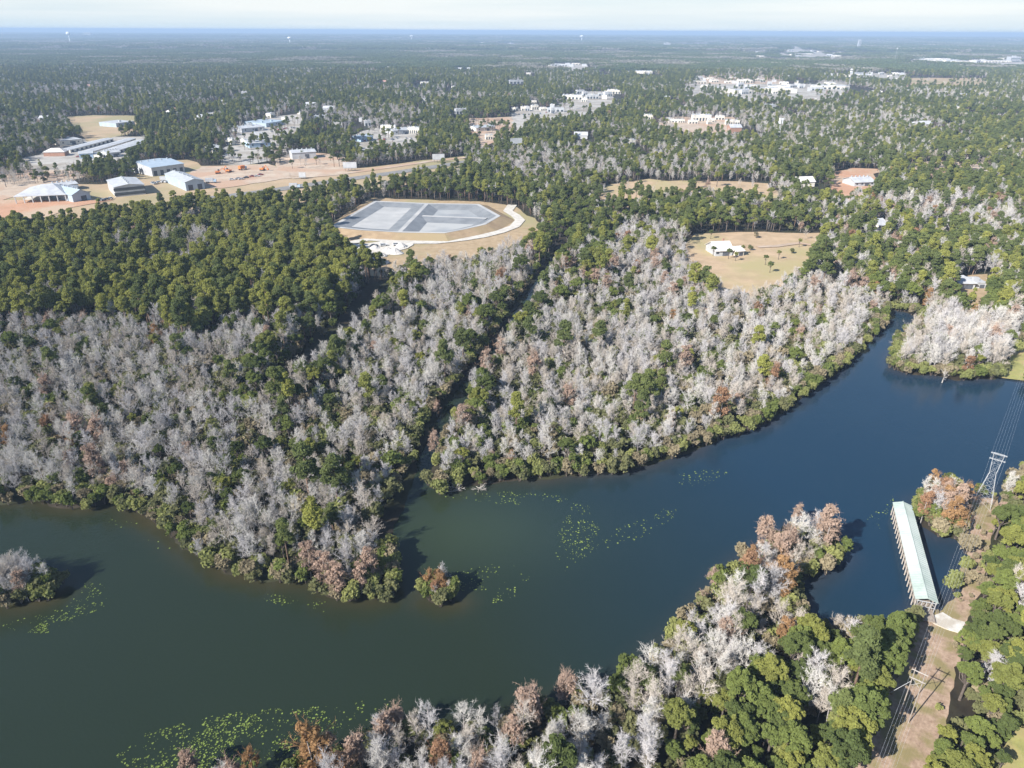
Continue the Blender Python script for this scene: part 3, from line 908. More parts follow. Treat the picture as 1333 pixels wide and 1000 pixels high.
def populate(P, far):
    P = P[in_view(P, 8)]
    s = np.full(len(P), 99.0)
    nr = (P[:, 1] < 420)
    if nr.any():
        s[nr] = shore(P[nr])
    ok = s > 0.3
    for pg in OPEN:
        bb = np.array(pg)
        c = (P[:, 0] > bb[:, 0].min()) & (P[:, 0] < bb[:, 0].max()) & (P[:, 1] > bb[:, 1].min()) & (P[:, 1] < bb[:, 1].max())
        ii = np.where(c)[0]
        if len(ii):
            ok[ii] &= ~inside(P[ii], pg)
    for pg, sp in SPARSE:
        ii = inside(P, pg)
        ok &= ~ii | (rng.random(len(P)) < sp)
    ok &= (dist_edges(P, STREAM, False) > 8.0) & (dist_edges(P, STREAM2, False) > 4.6)
    ok &= dist_edges(P, CREEK, False) > 4.6
    P, s = P[ok], s[ok]
    zi = np.full(len(P), -1)
    amp_ = 0.075*P[:, 1]*np.clip((P[:, 1] - 150)/150, 0, 1)      # ragged borders between the stands
    Pj = P + np.stack([(vnoise(P, 22, 71) - 0.5)*amp_, (vnoise(P, 22, 72) - 0.5)*amp_*1.6], -1) + (rng.random(P.shape) - 0.5)*amp_[:, None]*0.6
    for k, (nm, pg) in enumerate(ZP):
        if pg is not None:
            zi[inside(Pj, pg)] = k
    nsw = (zi < 0) & (P[:, 1] < 395)
    south = nsw & (P[:, 1] < np.interp(P[:, 0], [-90, 0, 60, 110], [105, 118, 150, 160]))
    zi[(zi < 0) & ~nsw] = 0
    mix = np.zeros((len(P), 5))
    for k in range(len(ZONES)):
        mix[zi == k] = ZONES[k][2]
    mix[nsw] = SWAMP
    mix[south] = SOUTH
    zi[nsw] = 100
    zi[south] = 101
    n1_, n2_, n3_ = vnoise(P, 38, 31), vnoise(P, 120, 32), vnoise(P, 16, 33)
    sw = (zi == 100)
    mix[:, 1] *= np.where(sw, 0.3 + 2.2*np.clip(n1_*1.6 - 0.5, 0, 1.2), 0.6 + 0.8*n1_)
    mix[:, 4] *= np.where(sw, 0.35 + 1.3*n3_, 1)
    west = sw & (P[:, 0] < -5)
    mix[:, 1] *= np.where(west, 1.9, 1.0)
    mix[:, 4] *= np.where(west, 1.25, 1.0)
    far_m = (zi == 0)
    mix[:, 0] *= np.where(far_m, 2.6*np.clip((vnoise(P, 150, 35)*0.6 + n1_*0.4 - 0.38)*3.2, 0.04, 1.6), 1.0)
    mix[:, 2] *= np.where(far_m, 0.2 + 1.6*n2_, 1)
    # brushy fringe along the water
    fr = (s < 3.4) & (zi != 15)
    mix[fr] *= np.array([0.55, 0.7, 0.2, 1.3, 3.6])
    fr2 = (s < 1.8)
    mix[fr2] *= np.where((zi == 101)[fr2, None], np.array([0.9, 0.3, 0.0, 1.6, 0.8]), np.array([0.45, 0.3, 0.0, 0.9, 2.4]))
    mix /= mix.sum(1, keepdims=True)
    u = rng.random(len(P))
    kind = (u[:, None] > np.cumsum(mix, 1)).sum(1).clip(0, 4)
    thin = rng.random(len(P))
    cell_k = {'near': (0.80, 0.56, 0.50, 0.9, 0.9), 'mid': (0.95, 0.95, 0.85, 0.9, 1.0), 'far': (1, 1, 1, 1, 1)}[far]
    sc_k = {'near': 1.0, 'mid': 0.88, 'far': 1.02}[far]
    for k in range(5):
        m = (kind == k) & (thin < cell_k[k])
        if k == 1:
            m |= (kind == 1) & ((zi == 15) | (zi == 14)) & (thin < 0.86)
        orch = (zi == 11) & (thin > 0.35)
        m &= ~orch
        Q = P[m]
        S = sc_k*(0.66 + 0.54*rng.random(len(Q)))
        if k == 1:
            S = sc_k*(0.58 + 0.62*rng.random(len(Q)))
        if k == 0:
            S *= np.where((zi[m] == 101) | (zi[m] == 14) | (zi[m] == 16), 0.80, np.where(zi[m] == 100, 0.70, 0.88))
            S *= np.where(s[m] < 4, 0.8, 1.0)
        if k == 1:
            S *= np.where(zi[m] == 100, 0.72, np.where((zi[m] == 14) | (zi[m] == 15), 0.80, 1.0))*np.where(s[m] < 4, 0.75, 1.0)
        if k == 4:
            S *= np.where(s[m] < 3.6, 1.12, np.where(zi[m] == 100, 0.95 + 0.75*rng.random(len(Q)), np.where(zi[m] == 101, 0.95, 1.25)))*(1.25 if far != 'near' else 1.0)
        nv = len(PROTO[KINDS[k]])
        V = rng.integers(0, nv, len(Q))
        if k == 4:      # brush: yellow green by the water, olive inside the swamp
            r_ = rng.random(len(Q))
            tint = np.where(s[m] < 5, np.where(r_ < 0.42, 0, np.where(r_ < 0.62, 1, np.where(r_ < 0.80, 2, 3))), np.where(r_ < 0.16, 0, np.where(r_ < 0.64, 1, np.where(r_ < 0.76, 2, 3))))
            V = tint + 4*rng.integers(0, 3, len(Q))
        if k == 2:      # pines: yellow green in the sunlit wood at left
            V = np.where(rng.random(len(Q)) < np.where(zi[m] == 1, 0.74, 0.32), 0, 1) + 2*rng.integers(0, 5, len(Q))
        if k == 1:
            r_ = rng.random(len(Q))
            pd = np.where((zi[m] == 15) | (zi[m] == 14), 0.36, 0.42)
            V = np.where(r_ < pd, 1, np.where(r_ < pd + 0.3, 2, 0)) + 3*rng.integers(0, 4, len(Q))
        if k == 3:
            r_ = rng.random(len(Q))
            V = np.where(r_ < 0.16, 0, np.where(r_ < 0.86, 1, 2)) + 3*rng.integers(0, 2, len(Q))
        ALL[KINDS[k]].append(np.column_stack([Q, S, rng.random(len(Q))*2*PI, V, zi[m], s[m]]))


populate(jgrid(52, 400, 2.7), 'near')
populate(jgrid(400, 1000, 4.3), 'mid')
populate(jgrid(1000, 2300, 6.2), 'far')
# brush beneath the swamp trees and on the banks
Pb = jgrid(52, 330, 3.4)
Pb = Pb[in_view(Pb, 2)]
sb = shore(Pb)
okb = (sb > -0.7) & ((sb < 5.0) | (rng.random(len(Pb)) < 0.55))
for pg in OPEN:
    okb &= ~inside(Pb, pg)

okb &= (dist_edges(Pb, STREAM, False) > 6.5) & (dist_edges(Pb, CREEK, False) > 3.4)
Pb, sb = Pb[okb], sb[okb]
r_ = rng.random(len(Pb))
tint = np.where(sb < 5, np.where(r_ < 0.36, 0, np.where(r_ < 0.60, 1, np.where(r_ < 0.85, 2, 3))), np.where(r_ < 0.12, 0, np.where(r_ < 0.68, 1, np.where(r_ < 0.80, 2, 3))))
ALL['shrub'].append(np.column_stack([Pb, np.where(sb < 5, 0.9, 0.7) + 0.5*rng.random(len(Pb)), rng.random(len(Pb))*6.28, tint + 4*rng.integers(0, 3, len(Pb)), np.full(len(Pb), 100), sb]))
# dry brush on the track's verge and under the lattice tower
Pt = np.column_stack([rng.uniform(70, 140, 1500), rng.uniform(80, 170, 1500)])
Pt = Pt[inside(Pt, TRACK)]
dt = dist_edges(Pt, TRACK)
up = Pt[:, 1] > 118
kt = ((dt < 1.4) & (rng.random(len(Pt)) < 0.5)) | (up & (rng.random(len(Pt)) < 0.35))
Pt, upk = Pt[kt], up[kt]
ALL['shrub'].append(np.column_stack([Pt, 0.22 + 0.26*rng.random(len(Pt)), rng.random(len(Pt))*6.28, np.where(rng.random(len(Pt)) < 0.7, 2, 0) + 4*rng.integers(0, 3, len(Pt)), np.full(len(Pt), 102), np.full(len(Pt), 20.0)]))
# lone trees on the tan meadow
LONE = [(882, 329), (889, 314), (925, 311), (984, 310), (938, 328), (928, 333), (948, 337), (957, 340), (966, 331), (977, 326), (996, 345), (1013, 338), (1030, 330), (1002, 355), (905, 356), (918, 358), (1040, 322), (1048, 312), (895, 306)]
for px, py in LONE:
    x, y = G(px, py, 0.4)
    k = random.choice(['evergreen_tree', 'evergreen_tree', 'shrub', 'bare_tree'])
    ALL[k].append(np.array([[x, y, 0.55 if k != 'shrub' else 1.0, random.random()*6, random.randrange(3), 103, 99.0]]))
# rusty cypresses that stand out along the near bank, the point and the swamp edge
for px, py, z_, s_, v_ in [(498, 950, 5, 0.85, 1), (515, 935, 5, 0.7, 1), (462, 985, 5, 0.9, 1), (668, 950, 5, 0.8, 1), (325, 990, 3, 0.6, 2), (398, 986, 3, 0.6, 2), (245, 996, 3, 0.65, 1), (428, 972, 3, 0.6, 1), (690, 905, 5, 0.7, 1), (735, 880, 5, 0.6, 1),
                           (978, 722, 5, 0.62, 2), (1000, 745, 5, 0.66, 2), (930, 745, 5, 0.6, 1), (1065, 680, 5, 0.62, 1), (1040, 662, 5, 0.58, 1), (985, 765, 5, 0.6, 2), (915, 772, 5, 0.5, 1), (1088, 692, 4, 0.55, 1),
                           (60, 555, 6, 0.9, 0), (10, 570, 6, 0.9, 2), (92, 570, 6, 0.7, 2), (90, 600, 5, 0.75, 1), (245, 590, 5, 0.7, 1), (165, 615, 5, 0.7, 1), (425, 762, 2, 1.0, 1), (404, 745, 2, 0.95, 1), (440, 770, 2, 0.85, 1), (482, 748, 3, 0.85, 1), (470, 765, 2, 0.7, 1),
                           (568, 525, 5, 0.6, 1), (665, 595, 4, 0.6, 2), (640, 595, 4, 0.6, 1), (565, 580, 4, 0.7, 1), (960, 525, 5, 0.8, 1), (1010, 478, 5, 0.6, 1), (1065, 405, 5, 0.7, 1), (1220, 645, 6, 0.8, 1), (1235, 640, 6, 0.8, 1), (1300, 430, 5, 0.7, 1)]:
    x, y = G(px, py, z_)
    ALL['russet_tree'].append(np.array([[x, y, s_*random.uniform(0.92, 1.05), random.random()*6, v_ + 3*random.randrange(2), 101 if px > 200 and py > 840 else (16 if 900 < px < 1120 and py > 640 else 100), 6.0]]))
for px, py, s_ in [(1170, 838, 0.85), (1160, 858, 0.95), (1150, 880, 1.0), (1141, 900, 1.0), (1132, 922, 1.0), (1122, 945, 1.05), (1111, 968, 1.05), (1100, 995, 1.05), (1088, 1025, 1.1)]:
    x, y = G(px, py, 0.4)
    ALL['evergreen_tree'].append(np.array([[x, y, s_*random.uniform(0.95, 1.05), random.random()*6, random.randrange(12), 14, 30.0]]))
# the clump by the pier and the two islets are packed with small trees
for pg, n_, zi_, mixx in ((poly([(1191, 657), (1199, 688), (1222, 700), (1246, 700), (1256, 664), (1244, 645), (1206, 642)]), 46, 17, (0.26, 0.12, 0, 0.16, 0.46)),
                          (inset_(ISLETS[0], 0.2), 120, 19, (0.50, 0.02, 0, 0.04, 0.44)), (inset_(ISLETS[1], 0.2), 26, 20, (0.25, 0, 0, 0.16, 0.59))):
    A_ = np.array(pg)
    Pq = np.column_stack([rng.uniform(A_[:, 0].min(), A_[:, 0].max(), 900), rng.uniform(A_[:, 1].min(), A_[:, 1].max(), 900)])
    Pq = Pq[inside(Pq, A_)][:n_]
    kk = rng.choice(5, len(Pq), p=mixx)
    for q_, kd in zip(Pq, kk):
        s_ = {0: 0.62, 1: 0.6, 2: 0.5, 3: 0.72, 4: 1.2}[int(kd)]*random.uniform(0.8, 1.2)*(0.78 if zi_ == 20 else 1.0)
        ALL[KINDS[kd]].append(np.array([[q_[0], q_[1], s_, random.random()*6, random.randrange(6 if kd == 3 else 8), zi_, 2.5]]))
ALL = {k: np.concatenate(v) for k, v in ALL.items()}

# ------------------------------------------------------------------ individual trees: the 300 of each kind that show largest
ORD = ['first', 'second', 'third', 'fourth', 'fifth', 'sixth', 'seventh', 'eighth']
WORD = {'bare_tree': 'leafless tree', 'evergreen_tree': 'round evergreen', 'pine_tree': 'pine', 'russet_tree': 'cypress', 'shrub': 'bush'}
MARKS = [('near the green roofed pier', G(1190, 740), 16), ('by the white concrete ramp', G(1232, 812), 9), ('near the twin pole frame', G(1176, 938), 13), ('near the lattice tower', G(1276, 660), 14),
         ('facing the cove', G(1110, 765), 16), ('at the peninsula tip', G(505, 770), 14), ('by the creek mouth', G(545, 640), 14), ('near the left islet shore', G(110, 660), 20),
         ('opposite the small islet', G(620, 910), 18), ('by the lily pads', G(400, 990), 16), ('at the inlet mouth', G(1150, 440), 16), ('near the grassy gap', G(1318, 960), 12)]
ZTXT = {100: 'in the grey swamp', 101: 'on the near bank', 102: 'on the dirt track', 103: 'alone on the tan meadow'}
for k, z in enumerate(ZONES):
    ZTXT[k] = z[0]
GRP = {'bare_tree': 'leafless trees', 'evergreen_tree': 'round evergreens', 'pine_tree': 'tall pines', 'russet_tree': 'rusty cypresses', 'shrub': 'bushes'}


def single_out(rows):
    """rows of [item, label, pixel x, pixel y]: tell apart those that share a label by where they stand among their like"""
    def split(mem, q, names):
        v = sorted(r_[q] for r_ in mem)
        a_, b_ = v[len(v)//3], v[2*len(v)//3]
        out_ = {}
        for r_ in mem:
            k_ = 0 if r_[q] < a_ else (1 if r_[q] < b_ else 2)
            out_.setdefault(k_, []).append(r_)
        for k_, m_ in out_.items():
            for r_ in m_:
                r_[1] += names[k_]
        return list(out_.values())

    def order(mem):
        mem.sort(key=lambda r_: r_[2])
        if len(mem) > 1:
            for j_, r_ in enumerate(mem):
                r_[1] = (ORD[j_] + ' from left, ' if j_ else 'leftmost ') + r_[1]
    buckets = {}
    for r_ in rows:
        buckets.setdefault(r_[1], []).append(r_)
    for mem in buckets.values():
        if len(mem) <= 8:
            order(mem)
            continue
        for m2 in split(mem, 3, (', farther row', ', middle row', ', nearer row')):
            if len(m2) <= 8:
                order(m2)
                continue
            for m3 in split(m2, 2, (' left', ' centre', ' right')):
                if len(m3) <= 8:
                    order(m3)


rest = {}
for kind, A in ALL.items():
    pr = PROTO[kind]
    Hh, Rr = pr[0]['H'], pr[0]['R']
    cx, cy, d = PX(np.column_stack([A[:, :2], A[:, 2]*Hh*0.7]))
    size = A[:, 2]*Rr/d
    vis = (cx > 4) & (cx < 1329) & (cy > 4) & (cy < 990)
    if kind == 'shrub':      # bushes under the trees do not show: the open ones at the banks and tracks do
        vis &= (A[:, 6] < 3.5) | (A[:, 5] >= 102)
    score = np.where(vis, size, -1)
    top = np.argsort(-score)[:300]
    top = top[score[top] > 0]
    mask = np.zeros(len(A), bool)
    mask[top] = True
    rest[kind] = A[~mask]
    # labels
    rows = []
    for i in top:
        x, y, s_, rot, v, zi_, sh = A[i]
        p = pr[int(v)]
        sz = 'large' if s_ > 1.02 else ('small' if s_ < 0.82 else 'middling')
        near_m = [m for m in MARKS if math.hypot(x - m[1][0], y - m[1][1]) < m[2]]
        near_m.sort(key=lambda m: math.hypot(x - m[1][0], y - m[1][1]))
        place = ZTXT[int(zi_)]
        extra = near_m[0][0] if near_m else ("at the water's edge" if sh < 3 else ('behind the shore' if sh < 7 else ('bordering the dirt track' if dist_edges(np.array([[x, y]]), TRACK)[0] < 6 else '')))
        rows.append([i, f"{sz} {p['tint']} {WORD[kind]} {place} {extra}".replace('middling ', '').strip(), cx[i], cy[i]])
    single_out(rows)
    for i, lab, _a, _b in rows:
        x, y, s_, rot, v, zi_, sh = A[i]
        p = pr[int(v)]
        lab = ' '.join(lab.replace('middling ', '').split()[:16])
        o = empty(kind, (x, y, 0.35), rot)
        o.scale = (s_, s_, s_*(0.92 + 0.16*random.random()))
        tag(o, lab, 'bush' if kind == 'shrub' else 'tree', GRP[kind] + ' ' + ZTXT[int(zi_)])
        link_mesh('crown', p['crown'], o)
        link_mesh('trunk' if kind != 'shrub' else 'stem', p['trunk'], o)


def scatter(name, A, kind, label, z=0.35):
    me = bpy.data.meshes.new(name)
    me.vertices.add(len(A))
    me.vertices.foreach_set('co', np.column_stack([A[:, :2], np.full(len(A), z)]).astype(np.float32).ravel())
    for nm, typ, vals in (('scl', 'FLOAT', A[:, 2]), ('rot', 'FLOAT', A[:, 3]), ('vid', 'INT', A[:, 4])):
        a = me.attributes.new(nm, typ, 'POINT')
        a.data.foreach_set('value', vals.astype(np.int32 if typ == 'INT' else np.float32))
    me.update()
    o = link_mesh(name, me)
    ng = bpy.data.node_groups.new('grow_' + kind, 'GeometryNodeTree')
    ng.interface.new_socket('Geometry', in_out='INPUT', socket_type='NodeSocketGeometry')
    ng.interface.new_socket('Geometry', in_out='OUTPUT', socket_type='NodeSocketGeometry')
    gi, go = ng.nodes.new('NodeGroupInput'), ng.nodes.new('NodeGroupOutput')
    ci = ng.nodes.new('GeometryNodeCollectionInfo')
    ci.inputs['Collection'].default_value = bpy.data.collections['kinds_' + kind]
    ci.inputs['Separate Children'].default_value = True
    ci.inputs['Reset Children'].default_value = True
    iop = ng.nodes.new('GeometryNodeInstanceOnPoints')
    iop.inputs['Pick Instance'].default_value = True

    def attr(nm, typ):
        a = ng.nodes.new('GeometryNodeInputNamedAttribute')
        a.data_type = typ
        a.inputs['Name'].default_value = nm
        return a.outputs[0]
    cb = ng.nodes.new('ShaderNodeCombineXYZ')
    ng.links.new(attr('rot', 'FLOAT'), cb.inputs[2])
    ng.links.new(gi.outputs[0], iop.inputs['Points'])
    ng.links.new(ci.outputs[0], iop.inputs['Instance'])
    ng.links.new(attr('vid', 'INT'), iop.inputs['Instance Index'])
    ng.links.new(cb.outputs[0], iop.inputs['Rotation'])
    ng.links.new(attr('scl', 'FLOAT'), iop.inputs['Scale'])
    ng.links.new(iop.outputs[0], go.inputs[0])
    md = o.modifiers.new('grow', 'NODES')
    md.node_group = ng
    tag(o, label, kind='stuff')
    return o


scatter('bare_woodland', rest['bare_tree'], 'bare_tree', 'pale grey mass of leafless swamp trees')
scatter('evergreen_woodland', rest['evergreen_tree'], 'evergreen_tree', 'green mass of evergreen trees filling the woods')
scatter('pine_woodland', rest['pine_tree'], 'pine_tree', 'mass of yellow green pines in the woods')
scatter('russet_woodland', rest['russet_tree'], 'russet_tree', 'scattered rusty cypresses in the woods')
scatter('undergrowth', rest['shrub'], 'shrub', 'olive and yellow green undergrowth beneath the trees')
# far woodland
rows = []
for y0, y1, cell, s0 in ((2300, 4500, 34, 1.0), (4500, 9500, 60, 1.75), (9500, 16000, 120, 3.0)):
    P = jgrid(y0, y1, cell)
    P = P[in_view(P, 0)]
    okf = np.ones(len(P), bool)
    for pg in OPEN:
        okf &= ~inside(P, pg)
    for pg, sp in SPARSE:
        okf &= ~inside(P, pg) | (rng.random(len(P)) < sp)
    P = P[okf]
    u = vnoise(P, 260, 41)*0.6 + vnoise(P, 90, 42)*0.4 + 0.25*(rng.random(len(P)) - 0.5)
    V = np.where(u < 0.50, 0, np.where(u < 0.66, 1, 2)) + 3*rng.integers(0, 2, len(P))
    S = s0*(0.85 + 0.3*rng.random(len(P)))
    rows.append(np.column_stack([P, S, rng.random(len(P))*6.28, V]))
scatter('far_forest', np.concatenate(rows), 'far_stand', 'blue green forest spreading to the horizon')
# the last forest before the horizon: a rolling canopy layer
cxs, cys = np.meshgrid(np.linspace(-1, 1, 90), np.geomspace(15500, 68000, 70))
cxs = cxs*cys*0.85
czs = 12 + 14*rng.random(cxs.shape)
me = bpy.data.meshes.new('horizon_forest')
ii = np.arange(cxs.size).reshape(cxs.shape)
qf = np.stack([ii[:-1, :-1], ii[:-1, 1:], ii[1:, 1:], ii[1:, :-1]], -1).reshape(-1, 4)
me.from_pydata(np.column_stack([cxs.ravel(), cys.ravel(), czs.ravel()]).tolist(), [], qf.tolist())
me.materials.append(surf_mat('far_canopy', (0.075, 0.10, 0.04), (0.05, 0.07, 0.03), 0.004))
me.update()
tag(link_mesh('horizon_forest', me), 'last dark forest under the horizon', kind='stuff')
#@@PART3
# ------------------------------------------------------------------ lined basin
def inset(pg, d):
    pg = [Vector(p) for p in pg]
    area = sum(a.x*b.y - b.x*a.y for a, b in zip(pg, pg[1:] + pg[:1]))
    sgn = 1 if area > 0 else -1
    out_ = []
    n_ = len(pg)
    for i in range(n_):
        e0 = (pg[i] - pg[i-1]).normalized()
        e1 = (pg[(i+1) % n_] - pg[i]).normalized()
        n0, n1_ = Vector((-e0.y, e0.x))*sgn, Vector((-e1.y, e1.x))*sgn
        b_ = (n0 + n1_)
        b_ = b_/max(0.35, b_.length_squared/2)
        out_.append(pg[i] + b_*d)
    return [tuple(p) for p in out_]


def strip(mb, A, za, B, zb, mi=0, closed=True):
    n_ = len(A)
    vs = [(p[0], p[1], za) for p in A] + [(p[0], p[1], zb) for p in B]
    mb.add(vs, [(i, (i+1) % n_, n_ + (i+1) % n_, n_ + i) for i in range(n_ if closed else n_-1)], mi)


def cap(mb, A, z, mi=0):
    r = delaunay_2d_cdt([Vector(p) for p in A], [], [list(range(len(A)))], 1, 1e-4)
    mb.add([(v.x, v.y, z) for v in r[0]], r[2], mi)


ZC = 3.4
crest = poly([(432, 295), (489, 262), (556, 265), (622, 266), (649, 281), (630, 292), (604, 298), (578, 303), (520, 302), (470, 299)], ZC)
d1, d2 = poly([(556, 265.5), (520, 301)], ZC)
cellA = inset(poly([(432, 295), (489, 262), (556, 265), (520, 302), (470, 299)], ZC), 1.3)
cellB = inset(poly([(556, 265), (622, 266), (649, 281), (630, 292), (604, 298), (578, 303), (520, 302)], ZC), 1.3)
basin = empty('lined_basin', (0, 0, 0))
tag(basin, 'grey lined settling basin with two cells inside a grassy bank', 'basin')
mb = MB()
strip(mb, inset(crest, -10.0), 0.4, inset(crest, -1.2), ZC - 0.1)
mb.build('bank', M['berm_grass'], basin)
mb = MB()
r = delaunay_2d_cdt([Vector(p) for p in inset(crest, -1.2) + cellA + cellB], [], [list(range(10)), list(range(10, 15)), list(range(15, 22))], 0, 1e-4)
A0, B0 = np.array(cellA), np.array(cellB)
fc = []
for f in r[2]:
    c = np.array([[sum(r[0][i].x for i in f)/3, sum(r[0][i].y for i in f)/3]])
    if inside(c, inset(crest, -1.2))[0] and not inside(c, A0)[0] and not inside(c, B0)[0]:
        fc.append(f)
mb.add([(v.x, v.y, ZC) for v in r[0]], fc)
mb.build('crest_path', M['sediment'], basin)
for nm, cl, dep, mats in (('settling_cell', cellA, 1.9, 'sediment'), ('settling_cell', cellB, 1.2, 'sediment_wet')):
    mb = MB()
    fl = inset(cl, 5.5 if dep > 2 else 8.0)
    strip(mb, cl, ZC, fl, dep)
    c_ = mb.build(nm, M['liner'], basin)
    mb = MB()
    cap(mb, fl, dep)
    mb.build('cell_floor', M[mats], c_)
# ridge across the second cell
mb = MB()
a, b_ = [Vector(p) for p in poly([(544, 281.5), (633, 285)], 2.6)]
u_ = (b_ - a).normalized()
v_ = Vector((-u_.y, u_.x))
rid = [tuple(a), tuple(b_), tuple(b_ + v_*2.5), tuple(a + v_*2.5)]
toe = [tuple(a - v_*10.0), tuple(b_ - v_*10.0 - u_*4), tuple(b_ + v_*6.0), tuple(a + v_*6.0)]
strip(mb, toe, 1.22, rid, 2.7)
cap(mb, rid, 2.7, 1)
mb.build('dividing_ridge', [M['liner'], M['sediment']], basin)


# ------------------------------------------------------------------ buildings
def building(name, label, group, A, B, depth, wh, rh, roof='gable', wall='white_metal', roofm='white_metal', nwin=0, ndoor=1, over=0.5, parts=True, rough=False):
    """front edge from A to B (metres on the ground), running depth metres back"""
    A, B = Vector(A), Vector(B)
    if A.x > B.x:
        A, B = B, A
    L = (B - A).length
    ang = math.atan2(B.y - A.y, B.x - A.x)
    back = Vector((-math.sin(ang), math.cos(ang)))
    c = (A + B)/2 + back*depth/2
    root = empty(name, (c.x, c.y, 0.4), ang)
    tag(root, label, 'building' if name not in ('house', 'storage_shed') else name.replace('_', ' '), group)
    hx, hy = L/2, depth/2
    mb = MB()
    if roof == 'gable':            # ridge along the front
        pr = [(-hy, 0), (hy, 0), (hy, wh), (0, wh + rh), (-hy, wh)]
        n_ = 5
        mb.add([(-hx, y, z) for y, z in pr] + [(hx, y, z) for y, z in pr], [tuple(range(n_-1, -1, -1)), tuple(range(n_, 2*n_))] + [(i, (i+1) % n_, n_ + (i+1) % n_, n_ + i) for i in (0, 1, 4)])
    elif roof == 'gable_end':      # ridge runs back, gable to the front
        pr = [(-hx, 0), (hx, 0), (hx, wh), (0, wh + rh), (-hx, wh)]
        n_ = 5
        mb.add([(x, -hy, z) for x, z in pr] + [(x, hy, z) for x, z in pr], [tuple(range(n_)), tuple(range(2*n_-1, n_-1, -1))] + [((i+1) % n_, i, n_ + i, n_ + (i+1) % n_) for i in (0, 1, 4)])
    else:
        mb.box((-hx, -hy, 0), (hx, hy, wh))
    mb.build('wall', M[wall], root)
    mb = MB()
    o = over
    t_ = 0.22
    if roof == 'gable':
        k = rh/hy
        for s in (-1, 1):
            q = [(-hx-o, s*(hy+o), wh - k*o), (hx+o, s*(hy+o), wh - k*o), (hx+o, 0, wh+rh), (-hx-o, 0, wh+rh)]
            mb.add(q + [(x, y, z + t_) for x, y, z in q], [(0, 1, 2, 3), (7, 6, 5, 4), (0, 4, 5, 1), (1, 5, 6, 2), (2, 6, 7, 3), (3, 7, 4, 0)])
    elif roof == 'gable_end':
        k = rh/hx
        for s in (-1, 1):
            q = [(s*(hx+o), -hy-o, wh - k*o), (s*(hx+o), hy+o, wh - k*o), (0, hy+o, wh+rh), (0, -hy-o, wh+rh)]
            mb.add(q + [(x, y, z + t_) for x, y, z in q], [(0, 1, 2, 3), (7, 6, 5, 4), (0, 4, 5, 1), (1, 5, 6, 2), (2, 6, 7, 3), (3, 7, 4, 0)])
    elif roof == 'hip':
        rx_ = max(hx - hy, 0.5)
        ev = [(-hx-o, -hy-o, wh), (hx+o, -hy-o, wh), (hx+o, hy+o, wh), (-hx-o, hy+o, wh)]
        lo = [(x, y, wh - 0.25) for x, y, z in ev]
        mb.add(lo + ev + [(-rx_, 0, wh+rh), (rx_, 0, wh+rh)], [(3, 2, 1, 0), (0, 1, 5, 4), (1, 2, 6, 5), (2, 3, 7, 6), (3, 0, 4, 7), (4, 5, 9, 8), (5, 6, 9), (6, 7, 8, 9), (7, 4, 8)])
    else:                          # flat with a raised edge
        mb.box((-hx-0.15, -hy-0.15, wh), (hx+0.15, hy+0.15, wh + 0.35))
        for q in range(max(1, int(L*depth/500))):
            ux, uy = (random.random()-0.5)*L*0.7, (random.random()-0.5)*depth*0.6
            mb.box((ux-1.3, uy-1, wh + 0.35), (ux+1.3, uy+1, wh + 1.7))
    rf_ = mb.build('roof', M[roofm], root)
    if parts and roof in ('gable', 'gable_end') and depth > 13:
        nv_ = 5
        for i in range(nv_):
            u_ = (i + 0.5)/nv_ - 0.5
            mb = MB()
            x_, y_ = (u_*L, 0) if roof == 'gable' else (0, u_*depth)
            mb.lathe([(0.55, wh+rh), (0.55, wh+rh+0.8), (0.8, wh+rh+0.85), (0.3, wh+rh+1.2)], 10, (x_, y_))
            mb.build('roof_vent', M['grey_metal'], rf_)
    if parts:
        for i in range(ndoor):
            x = -hx + L*(i + 0.5)/ndoor + (0.0 if ndoor > 1 else L*0.12)
            w_, h_ = min(3.8, L/ndoor*0.5), min(wh*0.72, 4.2)
            mb = MB()
            mb.box((x - w_/2, -hy-0.08, 0.05), (x + w_/2, -hy+0.02, h_))
            mb.build('door', M['dark_door'], root)
        for i in range(nwin):
            x = -hx + L*(i + 0.5)/nwin
            if ndoor == 1 and abs(x - L*0.12) < 2.6:
                continue
            mb = MB()
            mb.box((x - 0.8, -hy-0.07, wh*0.42), (x + 0.8, -hy+0.02, wh*0.74))
            mb.build('window', M['glass'], root)
    return root


def bpx(name, label, group, a, b, depth, wh, rh, *ar, **kw):
    return building(name, label, group, G(a[0], a[1], 0.4), G(b[0], b[1], 0.4), depth, wh, rh, *ar, **kw)


# the warehouses along the highway
A, B = Vector(G(20, 266, 0.4)), Vector(G(88, 263, 0.4))
L = (B-A).length
ang = math.atan2(B.y-A.y, B.x-A.x)
back = Vector((-math.sin(ang), math.cos(ang)))
c = (A+B)/2 + back*17
pav = empty('open_pavilion', (c.x, c.y, 0.4), ang)
tag(pav, 'big open sided pavilion with a white hipped roof on posts beside orange clay', 'pavilion')
hx, hy = L/2, 17
mb = MB()
ev = [(-hx, -hy, 5.2), (hx, -hy, 5.2), (hx, hy, 5.2), (-hx, hy, 5.2)]
lo = [(x, y, 4.8) for x, y, z in ev]
mb.add(lo + ev + [(-hx*0.12, 0, 10), (hx*0.30, 0, 10)], [(3, 2, 1, 0), (0, 1, 5, 4), (1, 2, 6, 5), (2, 3, 7, 6), (3, 0, 4, 7), (4, 5, 9, 8), (5, 6, 9), (6, 7, 8, 9), (7, 4, 8)])
mb.build('roof', M['white_metal'], pav)
for i in range(7):
    for y in (-hy+0.6, hy-0.6):
        mb = MB()
        x = -hx + 0.7 + (2*hx-1.4)*i/6
        mb.box((x-0.28, y-0.28, 0), (x+0.28, y+0.28, 4.8))
        mb.build('post', M['white_metal'], pav)
mb = MB()
